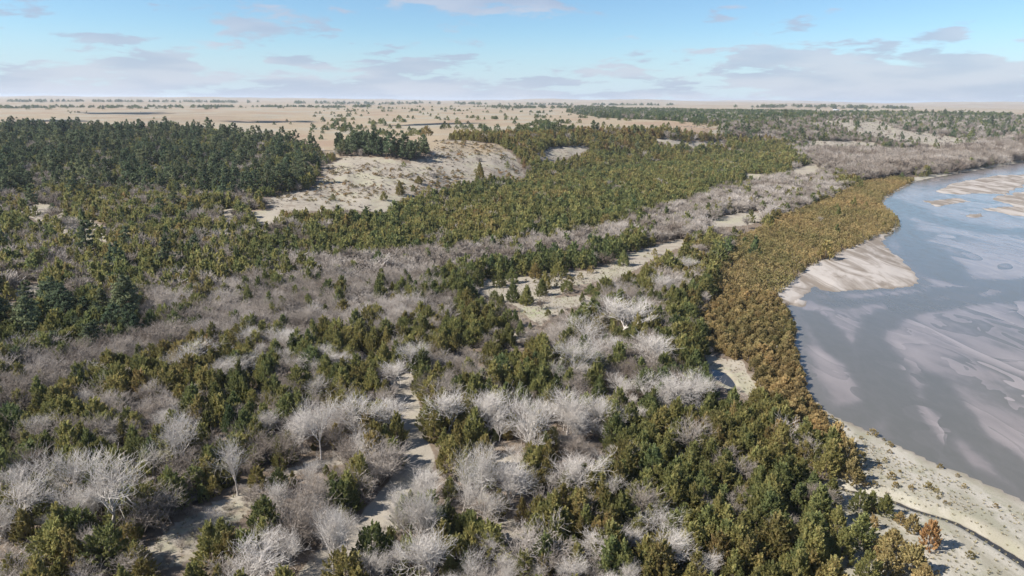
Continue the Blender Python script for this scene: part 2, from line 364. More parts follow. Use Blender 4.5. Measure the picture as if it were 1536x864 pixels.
bars_ = t.mix(t.smooth(t.noise(bmap.outputs[0], .10, 5, .62, 1.0), .40, .62), (.165, .140, .116, 1), (.325, .296, .270, 1))
c = t.mix(A('bar'), c, bars_)
gr = t.math('MULTIPLY', A('green'), t.smooth(n2, .4, .6))
c = t.mix(t.math('MULTIPLY', gr, .6), c, (.20, .24, .11, 1))
sepz = t.add('ShaderNodeSeparateXYZ', {0: pos}).outputs[2]
wet = t.smooth(t.math('ADD', sepz, t.math('MULTIPLY', jit, .12)), .16, .015)
c = t.mix(t.math('MULTIPLY', wet, .55), c, (.15, .125, .10, 1))
finish(t, c, .92, t.math('ADD', t.math('MULTIPLY', n2, .6), n3), .5, .12, spec=.1)

# water: shallow over sand, the bed shows through the film
wm, t = new_mat('river_water')
geo = t.add('ShaderNodeNewGeometry'); pos = geo.outputs['Position']
mp = t.add('ShaderNodeMapping', {0: pos}); mp.inputs['Rotation'].default_value = (0, 0, R(38)); mp.inputs['Scale'].default_value = (1.0, .42, 1)
v = mp.outputs[0]
w1 = t.noise(v, .020, 3, .5, 1.1); w2 = t.noise(v, .060, 3, .5, 1.4)
saw = t.math('FRACT', t.math('MULTIPLY', w1, 5.0)); saw2 = t.math('FRACT', t.math('MULTIPLY', w2, 4.0))
bars = t.math('ADD', t.math('MULTIPLY', saw, .6), t.math('MULTIPLY', saw2, .3))
chan = t.math('MULTIPLY', t.add('ShaderNodeAttribute', attribute_type='GEOMETRY', attribute_name='channel').outputs['Fac'], .9)
bars = t.math('MULTIPLY', bars, t.math('SUBTRACT', 1.0, chan))
fine = t.noise(v, .5, 5, .65, .8)
bars = t.math('ADD', bars, t.math('MULTIPLY', t.math('SUBTRACT', fine, .5), .28))
bed = t.ramp(bars, [(0, (.092, .089, .078)), (.18, (.112, .105, .097)), (.34, (.155, .138, .132)), (.85, (.225, .198, .188))])
rip = t.noise(pos, 1.5, 3, .6)
rip2 = t.noise(v, .35, 2, .5)
b = finish(t, bed, t.ramp(rip2, [(.3, (.12,) * 3), (.7, (.24,) * 3)]), rip, .12, .03, spec=.5)
b.inputs['IOR'].default_value = 1.33

# ------------------------------------------------------------------ mesh helpers
def mesh_np(name, V, F, mat=None, attrs=None, smooth=False, mats=None, midx=None):
    """V (n,3); F (m,k) all faces with the same corner count, or list of such arrays"""
    me = bpy.data.meshes.new(name)
    Fs = F if isinstance(F, list) else [F]
    Fs = [np.asarray(f, np.int32) for f in Fs if len(f)]
    nl = sum(f.size for f in Fs); nf = sum(len(f) for f in Fs)
    me.vertices.add(len(V)); me.vertices.foreach_set('co', np.asarray(V, np.float32).ravel())
    me.loops.add(nl); me.loops.foreach_set('vertex_index', np.concatenate([f.ravel() for f in Fs]))
    me.polygons.add(nf)
    tot = np.concatenate([np.full(len(f), f.shape[1], np.int32) for f in Fs])
    me.polygons.foreach_set('loop_start', np.concatenate([[0], np.cumsum(tot)[:-1]]).astype(np.int32))
    if midx is not None: me.polygons.foreach_set('material_index', np.asarray(midx, np.int32))
    if smooth: me.polygons.foreach_set('use_smooth', np.ones(nf, bool))
    for k, a in (attrs or {}).items():
        at_ = me.attributes.new(k, 'FLOAT', 'POINT'); at_.data.foreach_set('value', np.asarray(a, np.float32))
    for m in (mats or ([mat] if mat else [])): me.materials.append(MATS[m] if isinstance(m, str) else m)
    me.update(calc_edges=True); me.validate()
    return me

def obj(name, me, parent=None, loc=None):
    o = bpy.data.objects.new(name, me); COL.objects.link(o)
    if parent is not None: o.parent = parent
    if loc is not None: o.location = loc
    return o

def tag(o, label=None, cat=None, group=None, kind=None):
    if label: o['label'] = label
    if cat: o['category'] = cat
    if group: o['group'] = group
    if kind: o['kind'] = kind
    return o

# ------------------------------------------------------------------ ground sheet
print('T ground', time.time() - T0)
ang = np.concatenate([np.arange(-180, -46, 3.0), np.arange(-46, 46, .15), np.arange(46, 180, 3.0)])
rad = [.5, 8, 18, 30, 42]
while rad[-1] < 80: rad.append(rad[-1] * 1.03)
while rad[-1] < 420: rad.append(rad[-1] * 1.0085)
while rad[-1] < 19000: rad.append(rad[-1] * 1.0125)
rad = np.array(rad)
AA, RR = np.meshgrid(np.radians(ang), rad); GX, GY = (RR * np.sin(AA)).ravel(), (RR * np.cos(AA)).ravel()
GZ = height(GX, GY)
na, nr = len(ang), len(rad)
ii, jj = np.meshgrid(np.arange(nr - 1), np.arange(na), indexing='ij'); j2 = (jj + 1) % na
GF = np.stack([ii * na + jj, ii * na + j2, (ii + 1) * na + j2, (ii + 1) * na + jj], -1).reshape(-1, 4)[:, ::-1]
fan = np.stack([np.full(na, nr * na), np.arange(na), (np.arange(na) + 1) % na], -1)[:, ::-1]
V = np.vstack([np.stack([GX, GY, GZ], -1), [[0, 0, 1.7]]])
vx, vy, vz = V.T
qx, qy, _ = project(vx, vy, vz)
frontal = vy > 20
qx = np.where(frontal, qx, -9999)
zn = zones(qx, qy, vx, vy)
opn = openness(qx, qy)
r_ = np.hypot(vx, vy); dtr = segdist(vx, vy, TRACK)
tw = 2.0 + 1.3 * sst(np.hypot(vx, vy), 135, 105) + .8 * fbm(vx, vy, 14, 2, seed=40)
a_sand = np.maximum(opn, sst(dtr, tw + 1.6, tw - .3))
dune_ = inpoly(qx, qy, OPEN[2][0]) | inpoly(qx, qy, OPEN[8][0]); a_sand = np.where(dune_, .60 + .25 * fbm(vx, vy, 40, 3, seed=44), a_sand)
a_sand = np.maximum(a_sand, .25 + .35 * fbm(vx, vy, 30, 3, seed=41))
a_pr = ((zn == ZN.index('prairie')) | (zn == ZN.index('far_wood'))) * 1.0
a_pr = np.where(r_ > 2600, 1, a_pr)
inb = inpoly(qx, qy, BEACH) | inpoly(qx, qy, SANDBAR)
shore_d = segdist(vx, vy, SHORE)
a_be = np.maximum(inb * 1.0, sst(shore_d, 14, 6) * (vz < 1.2)); a_be = np.where(inpoly(vx, vy, RIVER), 1, a_be)
a_bar = (inpoly(qx, qy, SANDBAR) | inpoly(vx, vy, RIVER)) * 1.0
a_gr = np.clip(fbm(vx, vy, 26, 3, seed=43) * 1.6, 0, 1) * (opn > .5) * (qy > 380)
fx, fy = at(800, 468, 1.7); a_gr = np.maximum(a_gr, .9 * sst(np.hypot(vx - fx, vy - fy), 9, 2))
ground = obj('ground', mesh_np('ground', V, [GF, fan], 'ground', {'sand': a_sand, 'prairie': a_pr, 'beach': a_be, 'green': a_gr, 'bar': a_bar}, smooth=True))
tag(ground, 'pale sandy valley floor rising to tan prairie bluffs', 'ground', kind='structure')

# ------------------------------------------------------------------ river, pond, creek
CH = [([(1240, 640), (1330, 600), (1300, 560), (1240, 500), (1215, 470)], 7), ([(1536, 860), (1450, 760), (1380, 660), (1330, 580), (1300, 500), (1330, 470), (1450, 450), (1600, 440)], 8),
      ([(1600, 760), (1500, 690), (1420, 610), (1400, 570)], 6), ([(1340, 330), (1400, 400), (1450, 430), (1600, 425)], 14), ([(1250, 455), (1350, 450), (1450, 436)], 9), ([(1330, 300), (1400, 330), (1500, 350), (1600, 345)], 16)]
def sheet(name, poly, z, step, mat):
    poly = np.asarray(poly); 
    rr = np.exp(np.arange(math.log(70), math.log(4600), .014)); aa = np.radians(np.arange(8, 110, .3))
    Ag, Rg = np.meshgrid(aa, rr); X, Y = (Rg * np.sin(Ag)), (Rg * np.cos(Ag))
    sd = segdist(X.ravel(), Y.ravel(), poly[:len(SHORE)]).reshape(X.shape)
    keep = (inpoly(X.ravel(), Y.ravel(), poly).reshape(X.shape)) | (sd < 10)
    cell = keep[:-1, :-1] | keep[1:, :-1] | keep[:-1, 1:] | keep[1:, 1:]
    idx = np.arange(X.size).reshape(X.shape)
    F = np.stack([idx[:-1, :-1], idx[:-1, 1:], idx[1:, 1:], idx[1:, :-1]], -1)[cell][:, ::-1]
    used, inv = np.unique(F, return_inverse=True); F = inv.reshape(F.shape)
    x, y = X.ravel()[used], Y.ravel()[used]
    ch = np.zeros(len(x))
    for pl, wd in CH:
        d = segdist(x, y, smooth_line([at(*p) for p in pl], 2)) + wd * .5 * fbm(x, y, wd * 2.2, 3, seed=50)
        ch = np.maximum(ch, sst(d, wd * 1.0, wd * .45))
    ch = np.maximum(ch, .8 * sst(segdist(x, y, SHORE), 7, 2))
    return mesh_np(name, np.stack([x, y, np.full(len(x), z)], -1), F, mat, {'channel': ch})
tag(obj('river', sheet('river', RIVER, 0.0, 6, 'river_water')), 'wide shallow river with mauve sandbars under blue grey water', 'river', kind='structure')
pm, t = new_mat('pond_water')
finish(t, (.030, .028, .024, 1), .08, spec=.5)
pc = POND[:-1]
pv = np.array([p + (p - pc.mean(0)) / np.linalg.norm(p - pc.mean(0)) * 1.2 for p in pc])
tag(obj('pond', mesh_np('pond', np.column_stack([pv, np.full(len(pv), .02)]), np.arange(len(pv))[None, ::-1] if True else None, 'pond_water')), 'small dark pond on a sandy strip behind the river thicket', 'pond', kind='structure')
nrm = np.gradient(CREEK, axis=0); nrm = np.stack([-nrm[:, 1], nrm[:, 0]], -1); nrm /= np.linalg.norm(nrm, axis=1, keepdims=True)
cvx = np.vstack([CREEK + nrm * 1.0, CREEK - nrm * 1.0]); k = len(CREEK)
tag(obj('creek', mesh_np('creek', np.column_stack([cvx, np.full(2 * k, .03)]), np.array([[i, i + 1, k + i + 1, k + i] for i in range(k - 1)]), 'pond_water')), 'narrow dark creek curving through the grassy sand bank', 'creek', kind='structure')

# ------------------------------------------------------------------ tree shapes
def unit(v): return v / np.maximum(np.linalg.norm(v, axis=-1, keepdims=True), 1e-9)

def tubes(segs, sides=3):
    """segs: list of (p0, p1, r0, r1, shade)"""
    P0 = np.array([s[0] for s in segs]); P1 = np.array([s[1] for s in segs]); r0 = np.array([s[2] for s in segs]); r1 = np.array([s[3] for s in segs]); sh = np.array([s[4] for s in segs])
    d = unit(P1 - P0); ref = np.where(np.abs(d[:, 2:3]) > .9, [[1., 0, 0]], [[0, 0, 1.]]); u = unit(np.cross(d, ref)); v = np.cross(d, u)
    n = len(segs); VV = np.zeros((n, 2 * sides, 3))
    for k in range(sides):
        a = 2 * math.pi * k / sides; o = math.cos(a) * u + math.sin(a) * v
        VV[:, k] = P0 + o * r0[:, None]; VV[:, sides + k] = P1 + o * r1[:, None]
    q = np.array([[k, (k + 1) % sides, sides + (k + 1) % sides, sides + k] for k in range(sides)])
    F = (np.arange(n)[:, None, None] * 2 * sides + q[None]).reshape(-1, 4)
    return VV.reshape(-1, 3), F, np.repeat(sh, 2 * sides)

def leaves(C, D, L, W, g, N=None):
    """one kite-shaped leaf spray at each C pointing along D, its face turned towards N"""
    n = len(C); D = unit(D); N = unit(g.normal(size=(n, 3))) if N is None else N
    s = unit(np.cross(D, N + g.normal(size=(n, 3)) * .3)); nn = np.cross(D, s)
    L = np.asarray(L)[:, None]; W = np.asarray(W)[:, None]
    VV = np.stack([C - D * L * .45, C + s * W + nn * W * .25, C + D * L * .55, C - s * W + nn * W * .25], 1)
    F = np.arange(4 * n).reshape(n, 4)
    return VV.reshape(-1, 3), F, np.repeat(g.random(n), 4)

def join(parts):
    V, F, S_, off = [], [], [], 0
    for v, f, s in parts: V.append(v); F.append(f + off); S_.append(s); off += len(v)
    return np.vstack(V), np.vstack(F), np.concatenate(S_)

def cedar(seed, h, rad_, n_plume, n_leaf, leaf, shape):
    """dense upright plumes round a stem; shape 0 narrow cone .. 1 round bush"""
    g = np.random.default_rng(seed)
    u = g.random(n_plume) ** 1.15; a = g.random(n_plume) * 2 * math.pi
    prof = (1 - u) ** (.85 - .35 * shape) * (.72 + .28 * np.minimum(u / (.12 + .2 * shape), 1))
    lob = 1 + .22 * np.sin(a * 2 + g.random() * 6) + .16 * np.sin(a * 3 + u * 5 + g.random() * 6)
    rr = rad_ * prof * lob * (.62 + .45 * g.random(n_plume) ** .6)
    base = np.stack([rr * np.cos(a), rr * np.sin(a), .01 * h + u * h * .88 + g.normal(size=n_plume) * .03 * h], -1)
    out = np.stack([np.cos(a), np.sin(a), np.zeros(n_plume)], -1)
    dirn = unit(out * (.75 - .35 * u[:, None]) * (.6 + .6 * shape) + np.array([0, 0, 1.]) * (.65 + .5 * u[:, None]) + g.normal(size=(n_plume, 3)) * .18)
    plen = h * (.13 + .09 * g.random(n_plume)); pr = plen * .36
    P = np.repeat(np.arange(n_plume), n_leaf); s = g.random(len(P))
    off = unit(g.normal(size=(len(P), 3))) * (pr[P] * (1 - s * .85) * (.35 + .65 * g.random(len(P))))[:, None]
    C = base[P] + dirn[P] * (s * plen[P])[:, None] + off
    D = dirn[P] + off / np.maximum(pr[P], 1e-6)[:, None] * .7 + g.normal(size=(len(P), 3)) * .25
    sz = leaf * (.7 + .6 * g.random(len(P)))
    C[:, 2] = np.maximum(C[:, 2], .03)
    lv, lf, ls = leaves(C, D, sz, sz * .30, g, unit(out[P] + [0, 0, .35] + off / np.maximum(pr[P], 1e-6)[:, None] * .9))
    ls = np.clip(.55 * np.repeat(g.random(n_plume)[P], 4) + .45 * ls, 0, 1)
    segs = [((0, 0, -.4), (0, 0, h * .3), .022 * h, .016 * h, .3), ((0, 0, h * .3), (.01 * h, 0, h * .86), .016 * h, .004 * h, .3)]
    for i in range(5): segs.append(((0, 0, h * (.08 + .1 * i)), tuple(base[i] * .7), .008 * h, .004 * h, .3))
    return (lv, lf, ls), tubes(segs, 5)

def bare(seed, h, spread, fork, levels, kids, thick, droop=0.0, lean=.1, trunk_levels=1, twig=.012, short=.72, sides=3, prune=.12):
    """leafless tree: limbs fork from low on the trunk and fan upward; trunk part and crown part"""
    g = np.random.default_rng(seed); trunk, crown = [], []
    def grow(p, d, L, r, lev):
        n = 3 if lev < 2 else 2
        for i in range(n):
            d = unit(d + g.normal(size=3) * (.10 + .06 * lev) + np.array([0, 0, .10 - droop]))
            q = p + d * L / n; r1 = max(r * (.80 if lev < levels else .55), twig * .6)
            sh = .28 + .14 * lev + .16 * g.random() if lev > 0 else .26
            (trunk if lev <= trunk_levels - 1 else crown).append((tuple(p), tuple(q), r, r1, min(sh, 1)))
            p, r = q, r1
            if lev < levels and (lev > 0 or i >= n - 1 or g.random() < .35):
                for _ in range(kids[lev] if i == n - 1 else max(1, kids[lev] - 2)):
                    if lev > 0 and g.random() < prune: continue
                    ax = unit(np.cross(d, g.normal(size=3))); an = g.normal() * .12 + (spread if lev < 2 else spread * 1.05)
                    nd = unit(d * math.cos(an) + ax * math.sin(an) + np.array([0, 0, .11]))
                    grow(p, nd, L * (short - .08 + .36 * g.random()), max(r * (.66 + .14 * g.random()), twig), lev + 1)
    grow(np.array([0, 0, -.4]), unit(np.array([g.normal() * lean, g.normal() * lean, 1.])), h * fork, thick, 0)
    c = tubes(crown, sides); tr = tubes(trunk, 6)
    top = max(c[0][:, 2].max(), 1e-3); s = h / top
    return (c[0] * s, c[1], c[2]), (tr[0] * s, tr[1], tr[2])

def pine(seed, h, rad_, n_br, n_leaf, leaf, clear):
    g = np.random.default_rng(seed); segs = []; C, D, NN = [], [], []; sh = []
    top = np.array([g.normal() * .02 * h, g.normal() * .02 * h, h])
    ks = np.linspace(0, 1, 6); ptsz = [np.array([0, 0, -.5])] + [top * k for k in ks[1:]]
    for i in range(5): segs.append((tuple(ptsz[i]), tuple(ptsz[i + 1]), .019 * h * (1 - .8 * ks[i]), .019 * h * (1 - .8 * ks[i + 1]), .4))
    bs = []
    for i in range(n_br):
        u = clear + (1 - clear) * (i + g.random()) / n_br; a = i * 2.4 + g.normal() * .5
        k = (u - clear) / (1 - clear); L = rad_ * (.35 + .75 * math.sin(math.pi * min(1, k * .8 + .18)) * (1.05 - .5 * k)) * (.65 + .5 * g.random())
        p = top * u; d = unit(np.array([math.cos(a), math.sin(a), -.12 + .75 * k + g.normal() * .1])); e = p + d * L
        bs.append((tuple(p), tuple(e), .006 * h, .002 * h, .4))
        for f in (.55, .78, 1.0):
            cc = p + d * L * f + g.normal(size=3) * .12 * L; rr = .30 * L * (.7 + .4 * g.random()) + .16; m = n_leaf // 3; tone = g.random()
            o = unit(g.normal(size=(m, 3)) + [0, 0, .25]); C.append(cc + o * rr * (.3 + .7 * g.random((m, 1))) * [1, 1, .6]); D.append(unit(g.normal(size=(m, 3))) + d * .5 + [0, 0, .3]); NN.append(o + d * .6 + [0, 0, .5]); sh += [tone] * m
    C = np.vstack(C); D = np.vstack(D); n = len(C); sz = leaf * (.7 + .6 * g.random(n))
    lv, lf, ls = leaves(C, D, sz, sz * .34, g, unit(np.vstack(NN))); ls = .6 * np.repeat(sh, 4) + .4 * ls
    tv = tubes(segs, 6); bv = tubes(bs, 3)
    return (lv, lf, ls), join([tv, bv])

print('T shapes', time.time() - T0)
PROTO = {}      # kind -> list of dicts: crown mesh, trunk mesh, joined object for masses, height, radius
def register(kind, variants, crown_mat, trunk_mat, lod=''):
    col = bpy.data.collections.new(kind + lod + '_shapes'); out = []
    for i, (c, tr) in enumerate(variants):
        nm = f'{kind}{lod}'
        cm = mesh_np(nm + '_crown', c[0], c[1], crown_mat, {'leaf': c[2]}); tm = mesh_np(nm + '_trunk', tr[0], tr[1], trunk_mat, {'leaf': tr[2]}, smooth=True)
        jv = np.vstack([c[0], tr[0]]); jf = np.vstack([c[1], tr[1] + len(c[0])])
        jm = mesh_np(nm + '_whole', jv, jf, None, {'leaf': np.concatenate([c[2], tr[2]])}, mats=[crown_mat, trunk_mat], midx=np.r_[np.zeros(len(c[1])), np.ones(len(tr[1]))])
        o = bpy.data.objects.new(f'{kind}{lod}_{chr(97 + i)}', jm); col.objects.link(o)
        out.append(dict(crown=cm, trunk=tm, h=c[0][:, 2].max(), rad=np.percentile(np.hypot(c[0][:, 0], c[0][:, 1]), 95)))
    PROTO[kind + lod] = (out, col)

register('cedar', [cedar(100 + i, 6.0, [1.9, 2.3, 2.7, 1.7, 2.5, 2.1, 2.2, 1.8][i], 170, 46, .28, [.1, .45, .9, 0, .6, .3, .75, .2][i]) for i in range(8)], 'cedar_foliage', 'brown_bark')
register('cedar', [cedar(130 + i, 6.0, [2.0, 2.5, 1.8, 2.3][i], 56, 12, .72, [.1, .7, 0, .4][i]) for i in range(4)], 'cedar_foliage', 'brown_bark', '_far')
register('bronze', [cedar(160 + i, 3.2, [1.4, 1.7, 1.2, 1.5][i], 130, 40, .24, [.5, .9, .3, .7][i]) for i in range(4)], 'bronze_foliage', 'brown_bark')
register('bronze', [cedar(180 + i, 3.2, [1.5, 1.8, 1.3][i], 40, 10, .46, [.5, .9, .3][i]) for i in range(3)], 'bronze_foliage', 'brown_bark', '_far')
register('pine', [pine(200 + i, 12.0, [2.6, 3.0, 2.3, 2.8][i], 36, 78, .52, [.28, .2, .35, .25][i]) for i in range(4)], 'pine_foliage', 'brown_bark')
register('pine', [pine(220 + i, 12.0, [2.6, 3.0, 2.4][i], 22, 24, 1.0, [.28, .2, .35][i]) for i in range(3)], 'pine_foliage', 'brown_bark', '_far')
register('cottonwood', [bare(300 + i, [14, 13, 15, 12, 13.5, 14.5, 13, 14][i], [.50, .58, .46, .54, .62, .5, .56, .48][i], [.30, .34, .28, .32, .3, .36, .26, .33][i], 4, [4, 5, 4, 4], .36, lean=.14, trunk_levels=2, twig=.023, prune=.20) for i in range(8)], 'cottonwood_bark', 'cottonwood_bark')
register('thicket', [bare(400 + i, [6, 5.4, 6.6, 5.8, 5.2, 6.2][i], .62, .22, 4, [4, 4, 3, 3], .12, lean=.25, trunk_levels=1, twig=.017, short=.76, prune=.18) for i in range(6)], 'thicket_bark', 'thicket_bark')
register('thicket', [bare(430 + i, [6, 5.5, 6.4, 5.2][i], .66, .22, 3, [4, 4, 3], .14, lean=.2, trunk_levels=1, twig=.045, short=.78) for i in range(4)], 'thicket_bark', 'thicket_bark', '_far')
register('shrub', [cedar(500 + i, 1.0, [.7, .85, .6][i], 60, 28, .13, [.9, 1, .7][i]) for i in range(3)], 'bronze_foliage', 'brown_bark')
for k_, (o_, c_) in PROTO.items(): print('proto', k_, [(round(d['h'], 1), round(float(d['rad']), 1), len(d['crown'].polygons)) for d in o_])

# ------------------------------------------------------------------ where the trees stand
print('T place', time.time() - T0)
TREES = []     # dict arrays per batch: kind, x, y, z, rot, sx, sz, tint, zone
KIND = ['cedar', 'thicket', 'pine', 'bronze', 'cottonwood', 'shrub']

def jitter_grid(x0, x1, y0, y1, s):
    X, Y = np.meshgrid(np.arange(x0, x1, float(s)), np.arange(y0, y1, float(s))); X[1::2] += s / 2
    return (X + rng.uniform(-.42, .42, X.shape) * s).ravel(), (Y + rng.uniform(-.42, .42, X.shape) * s).ravel()

def sector(x, y, r0, r1, amax=41):
    r = np.hypot(x, y); a = np.abs(np.degrees(np.arctan2(x, y)))
    return (r >= r0) & (r < r1) & (a < amax) & (y > 0)

hand = []      # (kind, px, py, z-level crown width px, height px, tint) -> placed first
COTTON_PX = [  # base x, base y, height px, width px, tint
    (168, 803, 137, 130, .62), (118, 752, 92, 85, .60), (46, 785, 88, 90, .62), (288, 703, 90, 80, .62), (357, 743, 92, 62, .68), (418, 778, 58, 42, .6), (405, 658, 44, 42, .56), (482, 690, 95, 66, .68),
    (385, 880, 72, 100, .66), (500, 860, 98, 66, .68), (322, 790, 30, 28, .72), (128, 614, 34, 30, .55), (470, 738, 50, 40, .50), (530, 662, 74, 92, .70), (582, 650, 58, 66, .70), (672, 652, 70, 72, .70), (735, 650, 68, 70, .68),
    (799, 679, 96, 80, .64), (850, 652, 70, 72, .66), (892, 650, 62, 62, .68), (932, 652, 42, 46, .66), (694, 769, 102, 86, .56), (722, 748, 82, 60, .58), (765, 757, 70, 62, .66), (868, 748, 66, 86, .64), (778, 706, 44, 46, .66),
    (629, 829, 92, 78, .42), (592, 772, 50, 44, .72), (890, 842, 46, 50, .72), (850, 884, 52, 60, .66), (990, 806, 54, 90, .66), (1010, 856, 62, 62, .66), (522, 824, 60, 46, .6), (640, 885, 84, 90, .60), (700, 884, 60, 70, .6), (600, 866, 56, 66, .6), (760, 872, 40, 50, .6),
    (860, 570, 74, 78, .66), (886, 526, 64, 80, .66), (930, 508, 68, 90, .70), (962, 488, 48, 60, .68), (976, 552, 56, 70, .66), (912, 546, 50, 60, .64), (617, 560, 56, 56, .72), (596, 582, 46, 50, .70), (986, 446, 38, 50, .62), (1006, 616, 62, 60, .68), (966, 610, 54, 76, .66), (1042, 616, 60, 64, .66), (938, 600, 40, 50, .66),
    (310, 510, 34, 50, .60), (285, 560, 50, 72, .62), (262, 560, 40, 50, .6), (370, 526, 38, 50, .62), (343, 574, 42, 52, .62), (430, 536, 42, 60, .64), (412, 522, 36, 40, .6), (486, 548, 38, 42, .66), (372, 566, 40, 50, .6), (478, 606, 48, 38, .45), (505, 560, 36, 40, .62), (455, 560, 34, 44, .62),
    (1012, 436, 28, 40, .62), (1030, 410, 26, 40, .58), (20, 735, 46, 66, .55), (8, 812, 60, 60, .5), (228, 722, 60, 60, .55), (60, 660, 40, 46, .5), (165, 665, 36, 42, .5), (245, 655, 46, 46, .5), (430, 862, 60, 66, .62), (450, 800, 40, 44, .52), (560, 880, 50, 60, .5), (950, 700, 36, 44, .5)]
CED_PX = [  # base x, base y, height px, width px, tint, bronze?
    (1392, 822, 46, 33, .95, 1), (1367, 796, 26, 26, .36, 1), (1326, 772, 32, 30, .45, 0), (1349, 784, 18, 17, .5, 1), (1337, 833, 40, 46, .30, 1), (1367, 858, 44, 44, .26, 1), (1329, 858, 38, 32, .30, 1), (1290, 818, 50, 44, .40, 0), (1288, 768, 34, 32, .42, 0), (1385, 880, 34, 34, .45, 1), (1306, 764, 28, 22, .44, 0), (1308, 792, 22, 16, .5, 1), (1312, 834, 16, 14, .5, 1), (1262, 838, 48, 40, .5, 0), (1254, 800, 42, 36, .55, 0), (1300, 872, 46, 40, .5, 0), (1268, 700, 44, 40, .34, 1), (1276, 722, 36, 34, .26, 1), (1252, 672, 40, 38, .5, 1), (1246, 752, 36, 34, .5, 0),
    (790, 457, 32, 22, .48, 0), (812, 443, 26, 20, .40, 0), (749, 430, 24, 22, .42, 0), (742, 453, 18, 20, .40, 0), (935, 398, 24, 22, .38, 0), (803, 417, 24, 22, .78, 0), (716, 432, 30, 22, .42, 0), (768, 424, 22, 20, .35, 0), (850, 438, 18, 24, .42, 0), (886, 442, 18, 22, .3, 0), (838, 414, 22, 26, .52, 0), (822, 474, 12, 12, .5, 0),
    (628, 275, 12, 14, .72, 0), (720, 268, 26, 16, .7, 0), (640, 204, 16, 18, .8, 0), (600, 292, 22, 16, .72, 0), (576, 300, 14, 12, .6, 0)]
SHRUB_PX = [(670, 155, 22), (715, 188, 24), (803, 243, 16), (778, 272, 18), (930, 276, 28), (930, 308, 22), (875, 352, 20), (908, 348, 26), (887, 377, 24), (937, 422, 36), (857, 458, 34), (957, 460, 30), (1027, 472, 28), (1107, 472, 38), (1145, 490, 32), (1180, 534, 18), (1198, 540, 14), (1158, 376, 26), (1235, 414, 18), (1264, 464, 26), (1407, 552, 22), (1290, 778, 36), (1145, 854, 24), (860, 577, 34), (850, 768, 40), (855, 230, 40), (800, 338, 46), (795, 374, 30), (805, 455, 46), (1147, 512, 16), (977, 396, 16), (1470, 552, 12), (826, 292, 12), (860, 285, 10), (640, 140, 22), (690, 170, 20), (745, 205, 12), (905, 252, 14), (940, 280, 20), (610, 110, 30)]

recs = []      # kind, x, y, z, rot, sxy, sz, tint, zone, lod, hand-id
def put(kind, x, y, wpx, hpx, tint, z=None, hid=None, zone=-1):
    zg = float(height(np.array([x]), np.array([y]))[0]) if z is None else z
    _, _, dep = project(x, y, zg); dist = math.hypot(x, y, CAM_H - zg); ca = math.hypot(x, y) / dist
    hw = hpx * dep / FPX / max(ca, .5); ww = wpx * dep / FPX
    vi = int(rng.integers(len(PROTO[kind][0]))); pr = PROTO[kind][0][vi]
    recs.append([kind, x, y, zg, rng.random() * 6.283, ww / 2 / float(pr['rad']) * .98, hw / float(pr['h']), tint, zone, vi, hid])

def drops(px, py, kmin=60, n=150):
    """walk the pixels' rays down to the ground"""
    px = np.atleast_1d(np.asarray(px, float)); py = np.atleast_1d(np.asarray(py, float))
    D = np.stack([(px - 768) / FPX, -(py - 432) / FPX, -np.ones(len(px))], -1) @ CR.T
    ks = np.exp(np.linspace(math.log(kmin), math.log(15000), n)); lo = np.full(len(px), ks[0]); hi = np.full(len(px), ks[-1]); open_ = np.ones(len(px), bool)
    for k0, k1 in zip(ks[:-1], ks[1:]):
        i = np.nonzero(open_)[0]
        if len(i) == 0: break
        hit = D[i, 2] * k1 + CAM_H < height(D[i, 0] * k1, D[i, 1] * k1)
        lo[i[hit]] = k0; hi[i[hit]] = k1; open_[i[hit]] = False
    for _ in range(9):
        m = (lo + hi) / 2; u = D[:, 2] * m + CAM_H < height(D[:, 0] * m, D[:, 1] * m); hi = np.where(u, m, hi); lo = np.where(u, lo, m)
    return D[:, 0] * hi, D[:, 1] * hi

CLEAR_PX = [(870, 250, 16), (950, 243, 40), (990, 242, 22), (1075, 232, 36), (970, 270, 26), (830, 243, 12), (1020, 268, 60), (1025, 228, 20), (770, 318, 10), (825, 385, 12), (925, 362, 12), (1120, 205, 40), (1045, 235, 18), (1180, 210, 10), (1365, 135, 12), (1380, 120, 10)]
spots = [('cottonwood', bx, by, wp, hp, ti, ('cw', i)) for i, (bx, by, hp, wp, ti) in enumerate(COTTON_PX)]
spots += [('bronze' if br else 'cedar', bx, by, wp, hp, ti, ('ced', i)) for i, (bx, by, hp, wp, ti, br) in enumerate(CED_PX)]
spots += [('shrub', 1024 + a / 3, 577 + b_ / 3, wp / 3 * 1.15, wp / 3 * .85, rng.uniform(.15, .55), ('beach', i)) for i, (a, b_, wp) in enumerate(SHRUB_PX)]
spots += [('shrub', 512 + a / 3, 341 + b_ / 3, wp / 3 * 1.1, wp / 3 * .9, rng.uniform(0, .4), ('clear', i)) for i, (a, b_, wp) in enumerate(CLEAR_PX)]
sx_, sy_ = drops([q[1] for q in spots], [q[2] for q in spots]); sz_ = height(sx_, sy_)
for q, x, y, z in zip(spots, sx_, sy_, sz_): put(q[0], x, y, q[3], q[4], q[5], z=z, hid=q[6])
_cw = [r for r in recs if r[0] == 'cottonwood']
